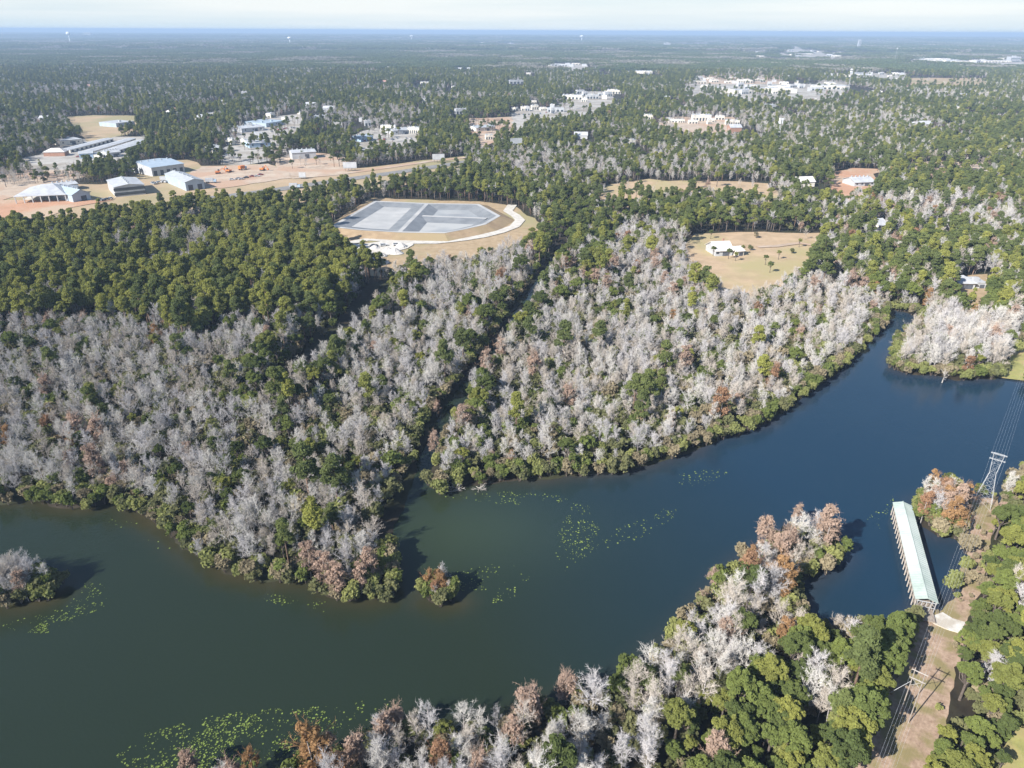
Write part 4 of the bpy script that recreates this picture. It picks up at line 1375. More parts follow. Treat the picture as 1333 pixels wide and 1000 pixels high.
mb.box((-hx*0.1, hy-8, 0), (hx-1.5, hy-1.6, 4.6))
mb.build('back_room', M['dark_door'], pav)
mb = MB()
mb.box((-hx+0.2, -hy+0.2, 0.0), (hx-0.2, hy-0.2, 0.15))
mb.build('floor_slab', M['concrete'], pav)
bpx('warehouse', 'white low building with a flat roof standing behind the pavilion', None, (72, 251), (103, 247), 14, 4.5, 1.2, 'gable')
bpx('warehouse', 'blue grey gabled shed right of the open pavilion', None, (96, 264), (119, 260), 30, 5.2, 2.8, 'gable_end', 'blue_white_metal', 'blue_white_metal', 0, 1)
w = bpx('warehouse', 'white two storey building with rows of dark windows facing the highway', None, (151, 257), (190, 253), 34, 7.0, 1.4, 'gable_end', 'white_metal', 'white_metal', 0, 0)
for lv in (0.9, 4.1):
    for i in range(7):
        Lw = 2*abs(w.children[0].data.vertices[0].co.x)
        x = -Lw/2 + Lw*(i+0.5)/7
        mb = MB()
        hyw = 17
        mb.box((x-1.5, -hyw-0.1, lv), (x+1.5, -hyw+0.02, lv+2.1))
        mb.build('window', M['glass'], w)
w = bpx('warehouse', 'long pale blue warehouse with a low roof behind the sandy yard', None, (199, 230), (241, 224), 42, 7.0, 2.0, 'gable', 'white_metal', 'blue_white_metal', 0, 5)
w = bpx('warehouse', 'grey roofed warehouse with an open dark front near the highway', None, (243, 249), (267, 246), 46, 6.5, 1.8, 'gable_end', 'blue_white_metal', 'grey_metal', 0, 2)
bpx('warehouse', 'small white warehouse with a low roof above the sandy lot', None, (381, 208), (412, 206), 16, 6.0, 1.6, 'gable', 'white_metal', 'white_metal', 0, 1)
# storage sheds
G_S = 'long storage sheds in the paved yard'
for j, (a, b_) in enumerate([((92, 199), (148, 184)), ((104, 202), (164, 184)), ((118, 205), (178, 186)), ((134, 206), (186, 190))]):
    bpx('storage_shed', ['leftmost long storage shed in the paved yard', 'second long storage shed from left in the paved yard', 'third long storage shed from left in the paved yard', 'rightmost long storage shed in the paved yard'][j],
        G_S, a, b_, 11, 2.7, 0.7, 'gable', 'cream_wall', 'white_metal', 0, 10, 0.3)
for j, (a, b_, dp, wl, rf, lab) in enumerate([
        ((78, 190), (108, 187), 22, 'cream_wall', 'white_metal', 'white roofed hall left of the storage sheds beside dark trees'),
        ((140, 206), (158, 204), 14, 'white_metal', 'white_metal', 'small white hall in front of the storage sheds'),
        ((104, 207), (122, 206), 12, 'blue_wall', 'grey_metal', 'small grey roofed shed at the near end of the storage yard'),
        ((152, 166), (176, 163), 30, 'blue_white_metal', 'white_metal', 'white gymnasium hall beside the playing field'),
        ((66, 178), (84, 176), 14, 'brick_wall', 'light_shingle', 'small pale roofed building left of the playing field'),
        ((325, 193), (352, 191), 34, 'blue_wall', 'white_metal', 'white roofed blue hall in the industrial yard, nearest one'),
        ((347, 166), (373, 162), 36, 'blue_white_metal', 'blue_white_metal', 'long pale blue hall at the far end of the industrial yard'),
        ((315, 173), (345, 170), 26, 'white_metal', 'white_metal', 'wide white hall in the middle of the industrial yard'),
        ((277, 200), (291, 198), 16, 'cream_wall', 'white_metal', 'low white shed between trees left of the industrial yard'),
        ((512, 176), (540, 174), 26, 'white_metal', 'white_metal', 'white flat roofed office by the paved lot, larger one'),
        ((470, 185), (486, 183), 18, 'blue_wall', 'blue_white_metal', 'blue roofed office left in the paved lot'),
        ((620, 172), (645, 170), 20, 'cream_wall', 'grey_metal', 'grey roofed hall on the sandy lot in middle distance')]):
    bpx('hall', lab, None, a, b_, dp, 4.6, 1.4, 'gable' if j % 3 else 'flat', wl, rf, 3, 1)

# houses
def house(label, a, b_, dp, wl, rf, roof='gable', grp=None, rh=2.6):
    h = bpx('house', label, grp, a, b_, dp, 3.2, rh, roof, wl, rf, 4, 1, 0.7)
    return h


h = house('lone white walled house with a pale roof on the tan meadow', (931, 334), (953, 333), 13, 'white_metal', 'light_shingle', rh=3.2)
mb = MB()
mb.box((2.0, 1.0, 5.2), (2.9, 1.9, 7.6))
mb.build('chimney', M['brick_wall'], h)
bpx('garage', 'small pale outbuilding right of the lone meadow house', None, (958, 334), (968, 333), 8, 2.8, 1.6, 'gable', 'cream_wall', 'light_shingle', 0, 1)
house('white roofed villa among the woods at right', (1247, 377), (1268, 377), 11, 'white_metal', 'white_metal', 'hip', rh=2.2)
bpx('garage', 'white flat outbuilding beside the white roofed villa', None, (1270, 376), (1282, 376), 9, 2.8, 0.5, 'flat', 'white_metal', 'white_metal', 0, 1)
house('pale house half hidden in a gap of the trees by the white drive', (1143, 300), (1154, 299), 11, 'cream_wall', 'white_metal')
house('pale house on the edge of the orange clay lot', (1112, 243), (1138, 242), 16, 'white_metal', 'white_metal')
house('blue roofed house right of the orange clay lot', (1157, 244), (1180, 243), 16, 'blue_wall', 'blue_white_metal')
RT = {'white_metal': 'white', 'light_shingle': 'pale grey', 'red_shingle': 'reddish'}
near_txt = ['beside the playing field', 'near the top left edge of the wood', 'near the top left wood, right of another', 'reddish roof row at far left', 'right end of the far left row', 'middle of the far left row', 'above the storage yard',
            'between dark trees above the long warehouse', 'above the storage yard trees', 'at the edge of the grey stand', 'right of the grey stand edge', 'above the industrial yard', 'left of the storage yard', 'at the far left edge',
            'in the woods above the office lot', 'in the far woods at centre', 'in the far central woods, first of three', 'in the far central woods, second of three', 'in the far central woods, third of three', 'far below the horizon at centre',
            'alone in the woods below the stores', 'in the right woods, left of a pair', 'in the right woods, right of a pair', 'left of the orange clay lot', 'at the right end of the far pale lots']
for (px, py, rf), tx in zip(OPENH, near_txt):
    x, y = G(px, py, 0.4)
    wdt = random.uniform(14, 22)*(1.0 + max(0, (y-1200)/2500))
    building('house', f"{RT[rf]} roofed house {tx}", None, (x - wdt/2, y), (x + wdt/2, y + random.uniform(-3, 3)), 11, 5.2 if y > 900 else 4.0, 3.0, 'gable' if random.random() < 0.6 else 'hip', random.choice(['white_metal', 'cream_wall', 'brick_wall']), rf, 0, 0)
    HOUSEPOS = globals().setdefault('HOUSEPOS', [])
    HOUSEPOS.append((x, y))

# far commercial buildings: one model of each kind, copied
def shop_mesh(name, L, D, H, wl, rf, units):
    mb = MB()
    mb.box((-L/2, -D/2, 0), (L/2, D/2, H))
    mb.box((-L/2-0.2, -D/2-0.2, H), (L/2+0.2, D/2+0.2, H+0.6), 1)
    for i in range(units):
        ux, uy = -L/2 + L*(i+0.5)/units, (random.random()-0.5)*D*0.5
        mb.box((ux-2, uy-1.5, H+0.6), (ux+2, uy+1.5, H+2.2), 2)
        mb.box((ux-L/units*0.3, -D/2-0.12, 0.3), (ux+L/units*0.3, -D/2+0.05, H*0.55), 3)
    mb.box((-L*0.12, -D/2-1.2, H*0.6), (L*0.12, -D/2+0.1, H+1.8), 0)
    return mb.mesh(name, [M[wl], M[rf], M['grey_metal'], M['glass']])


SHOPS = [shop_mesh('store', 60, 34, 8, 'white_metal', 'white_metal', 4), shop_mesh('store', 36, 26, 7, 'cream_wall', 'white_metal', 3), shop_mesh('store', 90, 40, 9, 'cream_wall', 'white_metal', 6),
         shop_mesh('store', 28, 22, 9, 'white_metal', 'light_shingle', 2), shop_mesh('store', 44, 30, 6, 'cream_wall', 'light_shingle', 3)]
_sx, _sy, _sd = PX(np.array([[q_[0], q_[1], 4.0] for q_ in STORES]))
_rows = [[i, q_[2], _sx[i], _sy[i]] for i, q_ in enumerate(STORES)]
single_out(_rows)
for (x, y, lab0, k), (_i, lab, _a, _b) in zip(STORES, _rows):
    o = link_mesh('store', SHOPS[random.randrange(5)])
    o.location, o.rotation_euler = (x, y, 0.9), (0, 0, random.choice([0, 0.1, -0.15, 0.3, 1.4]) + random.uniform(-0.1, 0.1))
    o.scale = (k*random.uniform(0.5, 1.0), k*random.uniform(0.5, 0.9), max(0.7, k*0.75)*random.uniform(0.8, 1.3))
    tag(o, ' '.join(lab.split()[:16]), 'store', lab0.replace('store in', 'stores in').replace('white store', 'white stores').replace(' roof ', ' roofs '))

# taller far blocks and water towers
def block(label, px, py, w_, d_, h_, wl, fl):
    x, y = G(px, py, 0.4)
    root = empty('office_block', (x, y, 0.4))
    tag(root, label, 'office block')
    mb = MB()
    mb.box((-w_/2, -d_/2, 0), (w_/2, d_/2, h_))
    mb.build('wall', M[wl], root)
    mb = MB()
    mb.box((-w_/2-0.3, -d_/2-0.3, h_), (w_/2+0.3, d_/2+0.3, h_+1.2))
    mb.box((-w_*0.15, -d_*0.2, h_+1.2), (w_*0.15, d_*0.2, h_+4.5))
    mb.build('roof', M['white_metal'], root)
    for i in range(fl):
        mb = MB()
        z = 1.2 + (h_-1.5)*i/fl
        mb.box((-w_/2+1, -d_/2-0.15, z), (w_/2-1, -d_/2+0.05, z + (h_/fl)*0.42))
        mb.build('window', M['glass'], root)


block('white square tower block in the far business district', 868, 63, 44, 30, 34, 'white_metal', 5)
block('tall slim white tower under the horizon at right', 1117, 65, 18, 18, 60, 'white_metal', 9)
block('wide white block near the horizon at right', 1202, 55, 70, 40, 42, 'white_metal', 4)
block('white block in the retail strip at the far right edge', 1318, 81, 40, 30, 20, 'white_metal', 3)
block('wide white block near the horizon at left', 116, 50, 90, 50, 62, 'white_metal', 5)
block('white slab near the horizon at far right, lower one', 1166, 55, 90, 40, 26, 'cream_wall', 3)


def water_tower(label, px, py, h_, r_):
    x, y = G(px, py, 0.4)
    root = empty('water_tower', (x, y, 0.4))
    tag(root, label, 'water tower')
    mb = MB()
    mb.lathe([(r_*0.42, 0), (r_*0.22, h_*0.12), (r_*0.18, h_*0.7)], 12)
    mb.build('stem', M['tower_paint'], root)
    mb = MB()
    mb.lathe([(r_*0.2, h_*0.70), (r_*0.75, h_*0.78), (r_, h_*0.87), (r_*0.85, h_*0.95), (r_*0.4, h_), (0.3, h_*1.01)], 16)
    mb.build('tank', M['tower_paint'], root)


water_tower('tall white water tower at far left with its tank at the horizon', 92, 58, 88, 16)
water_tower('white water tower under the horizon left of centre', 378, 60, 62, 15)
water_tower('white water tower under the horizon at centre right', 757, 56, 70, 20)
water_tower('pale small water tower under the horizon at centre', 536, 54, 60, 18)


# ------------------------------------------------------------------ masts and billboards
def mast(name, label, px, py, h_, arms):
    x, y = G(px, py, 0.4)
    root = empty(name, (x, y, 0.4))
    tag(root, label, name.replace('_', ' '))
    mb = MB()
    w_ = 1.1
    for sx, sy in ((-1, -1), (1, -1), (0, 1)):
        mb.bar((sx*w_, sy*w_, 0), (sx*w_*0.4, sy*w_*0.4, h_), 0.22, 0.14, n=4)
    nseg = int(h_/3)
    cr = [(-1, -1), (1, -1), (0, 1)]
    for i in range(nseg):
        z0, z1 = h_*i/nseg, h_*(i+1)/nseg
        k0, k1 = w_*(1-0.6*i/nseg), w_*(1-0.6*(i+1)/nseg)
        for j in range(3):
            a, b2 = cr[j], cr[(j+1) % 3]
            mb.bar((a[0]*k0, a[1]*k0, z0), (b2[0]*k1, b2[1]*k1, z1), 0.10, n=3)
    mb.build('lattice', M['galvanised'], root)
    mb = MB()
    for z in arms:
        for a in range(3):
            t_ = a*2.09
            mb.box((math.cos(t_)*1.8-0.5, math.sin(t_)*1.8-0.5, z), (math.cos(t_)*1.8+0.5, math.sin(t_)*1.8+0.5, z+2.6))
    mb.build('antenna', M['tower_paint'], root)


mast('radio_mast', 'tall lattice radio mast beside the pale lots at right', 1103, 121, 46, (38, 42))
mast('radio_mast', 'shorter pale mast standing in the right hand woods', 1012, 186, 26, (20, 23))
mast('radio_mast', 'thin far mast between the road stores at right', 1164, 82, 60, (50,))


def billboard(label, px, py, w_, h_, legs, rz):
    x, y = G(px, py, 0.4)
    root = empty('billboard', (x, y, 0.4), rz)
    tag(root, label, 'billboard', 'blank billboards along the highway')
    mb = MB()
    mb.box((-w_/2, -0.25, legs), (w_/2, 0.25, legs+h_))
    mb.build('panel', M['white_metal'], root)
    mb = MB()
    mb.box((-w_/2-0.2, 0.26, legs-0.3), (w_/2+0.2, 0.7, legs+0.1))
    mb.box((-w_/2, -1.0, legs-0.35), (w_/2, -0.27, legs-0.15))
    mb.build('catwalk', M['grey_metal'], root)
    for s in (-0.36, -0.12, 0.12, 0.36):
        mb = MB()
        mb.bar((s*w_, 0.45, -0.3), (s*w_, 0.45, legs+h_*0.8), 0.22)
        mb.build('post', M['timber'], root)


billboard('white billboard by the highway bend, nearest to the basin', 571, 212, 11, 4.6, 3.2, 0.2)
billboard('white billboard by the sandy road, middle one', 456, 223, 11.5, 4.6, 3.0, 0.1)
billboard('white billboard standing in a gap of the dark woods', 672, 199, 12, 5, 9, 0.3)
billboard('small white sign board left on the highway verge', 394, 233, 5.5, 3.6, 1.6, 0.05)


# ------------------------------------------------------------------ covered pier
zr = 3.6
a0, a1, b0, b1 = [Vector(G(px, py, zr)) for px, py in ((1163, 657), (1186, 655), (1195, 784), (1218.5, 781))]
pa, pb = (b0 + b1)/2, (a0 + a1)/2
pl = (pb - pa).length
wd = ((a1-a0).length + (b1-b0).length)/2*0.97
pang = math.atan2(pb.y - pa.y, pb.x - pa.x)
pier = empty('covered_pier', (pa.x, pa.y, 0.0), pang)
tag(pier, 'long narrow pier under a pale mint green metal roof reaching into the cove', 'pier')
hw = wd/2
mb = MB()
for s in (-1, 1):
    q = [(0, s*(hw), zr), (pl, s*hw, zr), (pl, 0, zr+0.75), (0, 0, zr+0.75)]
    if s < 0:
        q = [q[1], q[0], q[3], q[2]]
    mb.add(q + [(x, y, z-0.12) for x, y, z in q], [(3, 2, 1, 0), (4, 5, 6, 7), (0, 1, 5, 4), (1, 2, 6, 5), (2, 3, 7, 6), (3, 0, 4, 7)])
    nrib = 46
    for i in range(nrib):
        x = pl*(i+0.5)/nrib
        mb.bar((x, s*hw, zr+0.03), (x, s*0.1, zr+0.74), 0.045, n=4)
rf = mb.build('roof', M['mint_metal'], pier)
mb = MB()
mb.bar((0, 0, zr+0.8), (pl, 0, zr+0.8), 0.12, n=6)
mb.build('ridge_cap', M['mint_metal'], rf)
mb = MB()
mb.box((-3.2, -hw+0.5, 0.95), (pl-0.4, hw-0.5, 1.15))
for i in range(14):
    mb.box((pl*i/14+0.3, -hw+0.6, 0.75), (pl*i/14+0.5, hw-0.6, 0.94))
mb.build('deck', M['timber'], pier)
npost = 19
for i in range(npost):
    for s in (-1, 1):
        x = 0.4 + (pl-0.8)*i/(npost-1)
        mb = MB()
        mb.box((x-0.11, s*(hw-0.28)-0.11, -1.6), (x+0.11, s*(hw-0.28)+0.11, zr-0.12))
        mb.build('post', M['pale_timber'], pier)
for s in (-1, 1):
    mb = MB()
    mb.box((0.1, s*(hw-0.28)-0.06, zr-0.42), (pl-0.1, s*(hw-0.28)+0.06, zr-0.13))
    mb.build('beam', M['timber'], pier)
    mb = MB()
    mb.box((0.6, s*(hw-0.50)-0.04, 1.95), (pl-0.8, s*(hw-0.50)+0.04, 2.07))
    mb.build('rail', M['pale_timber'], pier)
mb = MB()
for i in range(5):
    y = -hw+0.5 + (2*hw-1.0)*i/4
    mb.bar((-0.15, y, 1.15), (-0.15, y, zr - 0.1), 0.06, n=4)
mb.bar((-0.15, -hw+0.3, zr-0.15), (-0.15, hw-0.3, zr-0.15), 0.09, n=4)
mb.bar((-0.15, -hw+0.3, 2.1), (-0.15, hw-0.3, 2.1), 0.06, n=4)
mb.build('end_gate', M['galvanised'], pier)
# concrete ramp at the landing
rp = [G(px, py, 0.6) for px, py in ((1216, 801), (1227, 797), (1240, 805), (1257, 810), (1250, 824), (1230, 818), (1215, 811))]
mb = MB()
cap(mb, rp, 0.62)
strip(mb, rp, 0.3, rp, 0.62)
tag(mb.build('concrete_ramp', M['concrete']), 'white concrete landing slab on the dirt track at the pier end', 'ramp')

# ------------------------------------------------------------------ power line
TX = Vector(G(1278, 657, 0.4))
PXY = Vector(G(1176, 938, 0.4))
line_dir = (TX - PXY).normalized()
lang = math.atan2(line_dir.y, line_dir.x) - PI/2
WIRE_X = (-1.6, -1.0, -0.35, 0.35, 1.0, 1.6)


def lattice_tower(x, y, rz, label, H=15.2):
    root = empty('lattice_tower', (x, y, 0.35), rz)
    tag(root, label, 'power tower', 'lattice towers of the power line')
    zw, zt = H*0.64, H
    b_, wv, tp = 2.1, 0.7, 1.15
    lv = []
    def ring(z):
        if z <= zw:
            k = b_ + (wv-b_)*z/zw
            return [(-k, -k*0.8, z), (k, -k*0.8, z), (k, k*0.8, z), (-k, k*0.8, z)]
        k = wv + (tp-wv)*(z-zw)/(zt-zw)
        return [(-k, -wv*0.8, z), (k, -wv*0.8, z), (k, wv*0.8, z), (-k, wv*0.8, z)]
    zs = [0, zw*0.28, zw*0.54, zw*0.78, zw, zw + (zt-zw)*0.45, zt]
    for j in range(4):
        mb = MB()
        for z0, z1 in ((0, zw), (zw, zt)):
            mb.bar(ring(z0)[j], ring(z1)[j], 0.055, 0.045, n=4)
        mb.build('leg', M['galvanised'], root)
    mb = MB()
    for z0, z1 in zip(zs[:-1], zs[1:]):
        r0, r1 = ring(z0), ring(z1)
        for j in range(4):
            k = (j+1) % 4
            mb.bar(r0[j], r1[k], 0.022, n=3)
            mb.bar(r0[k], r1[j], 0.022, n=3)
            mb.bar(r1[j], r1[k], 0.022, n=3)
    mb.build('bracing', M['galvanised'], root)
    for z in (zt, zt-1.6):
        mb = MB()
        for y in (-wv*0.8, wv*0.8):
            mb.bar((-1.75, y*0.4, z), (1.75, y*0.4, z), 0.06, n=4)
        for i in range(8):
            x_ = -1.75 + 3.5*i/8
            mb.bar((x_, -0.2, z), (x_+0.43, 0.2, z), 0.05, n=3)
        mb.build('crossarm', M['galvanised'], root)
    for x_ in WIRE_X:
        mb = MB()
        mb.lathe([(0.03, zt-0.85), (0.10, zt-0.75), (0.06, zt-0.6), (0.10, zt-0.45), (0.06, zt-0.3), (0.10, zt-0.15), (0.03, zt-0.05)], 8, (x_, 0))
        mb.build('insulator', M['glass'], root)
    return root


lattice_tower(TX.x, TX.y, lang, 'grey steel lattice tower on the brushy point beside the pier cove')
T2 = Vector(G(1352, 440, 0.4))
dir2 = (T2 - TX).normalized()
# twin pole frame
fr = empty('pole_frame', (PXY.x, PXY.y, 0.42), lang)
tag(fr, 'pale twin pole power frame with crossarms standing on the dirt track', 'power pole')
HP = 12.4
for s in (-0.8, 0.8):
    mb = MB()
    mb.bar((s, 0, -0.6), (s, 0, HP), 0.11, 0.08, n=8)
    mb.build('pole', M['timber'], fr)
for z in (HP-0.5, HP-2.3):
    mb = MB()
    mb.box((-1.25, -0.24, z-0.07), (1.25, -0.12, z+0.07))
    mb.build('crossarm', M['pale_timber'], fr)
mb = MB()
mb.bar((-0.8, 0, HP-4.2), (0.8, 0, HP-2.5), 0.04, n=4)
mb.bar((0.8, 0, HP-4.2), (-0.8, 0, HP-2.5), 0.04, n=4)
mb.build('brace', M['pale_timber'], fr)
mb = MB()
mb.bar((-0.8, 0, HP-3.2), (-6.5, -2.0, 0.0), 0.035, n=4)
mb.build('guy_wire', M['cable'], fr)
cF, sF = math.cos(lang), math.sin(lang)


def at_line(o, xo, z):
    return Vector((o.x + cF*xo, o.y + sF*xo, z))


P3 = PXY - line_dir*48
for i, xo in enumerate(WIRE_X):
    top = [at_line(P3, xo*0.75, HP-0.2), at_line(PXY, xo*0.75, HP-0.25), at_line(TX, xo, 15.2-0.55), at_line(T2, xo, 15.2-0.55)]
    pts = []
    for p, q, sag in zip(top[:-1], top[1:], (0.7, 1.3, 4.5)):
        for k in range(14):
            u = k/14
            v = p.lerp(q, u)
            v.z -= sag*4*u*(1-u)
            pts.append(v)
    pts.append(top[-1])
    mb = MB()
    mb.tube(pts, 0.010, 4)
    tag(mb.build('power_cable', M['cable']), ['outermost power cable on the cove side of the tower', 'second power cable from the cove side', 'third power cable from the cove side', 'fourth power cable from the cove side', 'fifth power cable from the cove side',
                                             'outermost power cable on the oak slope side'][i], 'cable', 'power cables over the track and river')


# ------------------------------------------------------------------ snags, logs, pads, yard things
def snag(label, p, q, z1, r0, seed, name='dead_tree'):
    r = np.random.default_rng(seed)
    a, b2 = Vector((*p, 0.15)), Vector((*q, z1))
    mb = MB()
    mb.bar(a, b2, r0, r0*0.35, n=6)
    for i in range(14):
        t_ = 0.35 + 0.6*i/14
        o = a.lerp(b2, t_)
        d = Vector(((b2-a).normalized()*0.6 + Vector((r.normal(), r.normal(), abs(r.normal())))*0.6)).normalized()
        e = o + d*(1.2 + 1.6*r.random())
        mb.bar(o, e, r0*0.35, 0.03, n=4)
        for k in range(3):
            o2 = o.lerp(e, 0.4 + 0.5*r.random())
            mb.bar(o2, o2 + (d + Vector((r.normal(), r.normal(), r.normal()))*0.7).normalized()*0.9, 0.05, 0.02, n=3)
    tag(mb.build(name, M['dead_wood']), label, 'dead tree')


snag('white dead tree leaning out over the inlet water', G(1178, 452), G(1157, 455), 3.2, 0.22, 1)
snag('second white dead tree over the inlet, lying flatter', G(1180, 446), G(1164, 442), 1.6, 0.2, 2)
snag('fallen pale log sticking out from the swamp bank', G(620, 634), G(627, 639), 0.4, 0.09, 3)
snag('fallen pale branch at the bank of the creek mouth', G(584, 641), G(595, 640), 0.4, 0.08, 4)
snag('small white snag standing in water below the grey swamp', G(1226, 499), G(1227, 498), 3.4, 0.18, 5)
# boardwalk on the right swamp
a, b2 = Vector(G(1193, 428, 1)), Vector(G(1217, 397, 1))
d = (b2-a).normalized()
nn = Vector((-d.y, d.x))
bw = empty('boardwalk', (0, 0, 0))
tag(bw, 'straight pale boardwalk running along the inlet swamp', 'boardwalk')
mb = MB()
q = [a+nn*0.9, a-nn*0.9, b2-nn*0.9, b2+nn*0.9]
mb.add([(p.x, p.y, 0.9) for p in q] + [(p.x, p.y, 1.1) for p in q], [(0, 1, 2, 3), (7, 6, 5, 4), (0, 4, 5, 1), (1, 5, 6, 2), (2, 6, 7, 3), (3, 7, 4, 0)])
mb.build('deck', M['pale_timber'], bw)
for i in range(9):
    for s in (-0.8, 0.8):
        p = a.lerp(b2, i/8) + nn*s
        mb = MB()
        mb.bar((p.x, p.y, -1.0), (p.x, p.y, 0.9), 0.1)
        mb.build('post', M['timber'], bw)

# lily pads
pads = []
def pad_patch(pts, n_, spread, seed):
    pg = poly(pts)
    A_ = np.array(pg)
    r = np.random.default_rng(seed)
    P = np.column_stack([r.uniform(A_[:, 0].min(), A_[:, 0].max(), n_*8), r.uniform(A_[:, 1].min(), A_[:, 1].max(), n_*8)])
    P = P[inside(P, A_)]
    w_ = vnoise(P, spread, seed)*0.6 + vnoise(P, spread*0.35, seed+1)*0.4
    P = P[r.random(len(P)) < np.clip((w_-0.40)*2.2, 0.03, 0.8)]
    P = P[:int(n_*0.62)]
    pads.append(P[shore(P) < -0.8])


pad_patch([(150, 985), (190, 955), (260, 935), (350, 922), (430, 925), (440, 945), (400, 975), (330, 1000), (280, 1015), (180, 1015)], 2100, 3.5, 61)
pad_patch([(380, 925), (520, 905), (520, 925), (440, 950)], 160, 4, 62)
pad_patch([(36, 824), (60, 806), (90, 796), (138, 778), (142, 786), (100, 808), (64, 824)], 330, 3, 63)
pad_patch([(70, 808), (110, 760), (140, 755), (140, 765), (95, 805)], 110, 3, 64)
pad_patch([(0, 815), (80, 790), (80, 800), (20, 825)], 60, 3, 65)
pad_patch([(720, 720), (728, 690), (745, 655), (770, 660), (780, 690), (770, 720), (735, 745)], 420, 5, 66)
pad_patch([(770, 715), (800, 690), (880, 655), (880, 672), (840, 700), (790, 715)], 260, 5, 67)
pad_patch([(640, 785), (650, 765), (672, 765), (672, 782)], 110, 4, 68)
pad_patch([(560, 760), (575, 745), (640, 735), (700, 735), (690, 755), (625, 770), (600, 775)], 170, 5, 69)
pad_patch([(560, 648), (650, 640), (745, 645), (740, 660), (640, 656)], 190, 5, 70)
pad_patch([(1150, 660), (1163, 640), (1163, 680), (1145, 690), (1120, 680)], 70, 4, 71)
pad_patch([(880, 620), (960, 590), (960, 610), (890, 650)], 110, 6, 72)
pad_patch([(120, 670), (220, 690), (260, 735), (220, 725), (150, 685)], 120, 6, 73)
pad_patch([(330, 770), (430, 785), (420, 800), (340, 782)], 90, 5, 74)
PP = np.concatenate(pads)
nP = len(PP)
k = 7
ang_ = np.linspace(0, 2*PI, k, endpoint=False)[None, :] + rng.random((nP, 1))*6
rad = (0.06 + 0.15*rng.random((nP, 1))**2)*(0.8 + 0.4*rng.random((nP, k)))
V = np.zeros((nP, k, 3))
V[:, :, 0] = PP[:, :1] + np.cos(ang_)*rad
V[:, :, 1] = PP[:, 1:] + np.sin(ang_)*rad
V[:, :, 2] = 0.03 + 0.05*rng.random((nP, 1)) + 0.02*np.cos(ang_*1.0)
me = bpy.data.meshes.new('lily_pads')
me.vertices.add(nP*k)
me.vertices.foreach_set('co', V.reshape(-1).astype(np.float32))
me.loops.add(nP*k)
me.loops.foreach_set('vertex_index', np.arange(nP*k))
me.polygons.add(nP)
me.polygons.foreach_set('loop_start', np.arange(nP)*k)
ca = me.color_attributes.new('tint', 'FLOAT_COLOR', 'POINT')
cc = np.ones((nP, k, 4), np.float32)
cc[:, :, :3] = (0.5 + 0.9*rng.random((nP, 1, 1)))*np.array([1.0, 1.0, 0.9])
ca.data.foreach_set('color', cc.ravel())
me.materials.append(M['pad'])
me.update()
tag(link_mesh('lily_pads', me), 'yellow green lily pads floating in loose patches on the river', kind='stuff')

# limestone heaps in the gravel yard before the basin
HEAP = [(468, 326), (478, 332), (488, 324), (497, 334), (505, 327), (514, 330), (482, 340), (522, 322), (461, 333), (498, 343)]
HT = ['at the left end', 'second from left at the back', 'beside the road bend', 'in the middle of the yard', 'right of the middle', 'near the right end', 'at the front left', 'right under the gravel road', 'leftmost at the front', 'at the front of the yard']
for j, ((px, py), tx) in enumerate(zip(HEAP, HT)):
    x, y = G(px, py, 0.4)
    mb = MB()
    r = np.random.default_rng(900+j)
    n_ = 14
    rr = 2.6 + 2.0*r.random()
    prof = [(1.0, 0.0), (0.72, 0.34), (0.40, 0.72), (0.12, 1.0)]
    vs = [(math.cos(2*PI*i/n_)*rr*k_*(0.8 + 0.4*r.random()), math.sin(2*PI*i/n_)*rr*k_*(0.8 + 0.4*r.random()), z*rr*0.62 + 0.1*r.random()) for k_, z in prof for i in range(n_)]
    fs = [(q_*n_ + i, q_*n_ + (i+1) % n_, (q_+1)*n_ + (i+1) % n_, (q_+1)*n_ + i) for q_ in range(3) for i in range(n_)] + [tuple(range(3*n_, 4*n_))]
    mb.add(vs, fs)
    o = mb.build('stone_heap', M['limestone'])
    o.location = (x, y, 0.62)
    tag(o, 'white stone heap in the gravel yard, ' + tx, 'stone heap', 'white stone heaps before the basin')


def truck(name, label, px, py, rz, kind):
    x, y = G(px, py, 0.8)
    root = empty(name, (x, y, 0.8), rz)
    tag(root, label, name.replace('_', ' '), 'machines on the construction ground')
    if kind == 'excavator':
        mb = MB()
        for s in (-1, 1):
            mb.box((-2.1, s*1.2-0.3, 0.0), (2.1, s*1.2+0.3, 0.9))
        mb.build('tracks', M['tyre'], root)
        mb = MB()
        mb.box((-2.2, -1.3, 1.0), (1.4, 1.3, 2.1))
        mb.build('body', M['orange_paint'], root)
        mb = MB()
        mb.box((0.0, 0.2, 2.1), (1.5, 1.3, 3.3))
        mb.build('cab', M['glass'], root)
        mb = MB()
        mb.bar((1.2, -0.4, 1.8), (4.0, -0.4, 4.6), 0.3, n=4)
        mb.bar((4.0, -0.4, 4.6), (6.2, -0.4, 2.2), 0.22, n=4)
        mb.box((5.8, -0.9, 1.0), (6.8, 0.1, 2.2))
        mb.build('boom', M['orange_paint'], root)
    else:
        mb = MB()
        mb.box((-4.0, -1.25, 1.1), (1.8, 1.25, 3.6))
        mb.build('cargo_box', M['white_metal'] if kind == 'truck' else M['orange_paint'], root)
        mb = MB()
        mb.box((2.0, -1.2, 0.8), (4.0, 1.2, 2.6))
        mb.box((3.0, -1.21, 1.8), (4.02, 1.21, 2.5))
        mb.build('cab', M['blue_wall'], root)
        for wx_ in (-3.2, -2.0, 3.0):
            for s in (-1, 1):
                mb = MB()
                mb.bar((wx_, s*1.3, 0.5), (wx_, s*0.95, 0.5), 0.5, n=12)
                mb.build('wheel', M['tyre'], root)


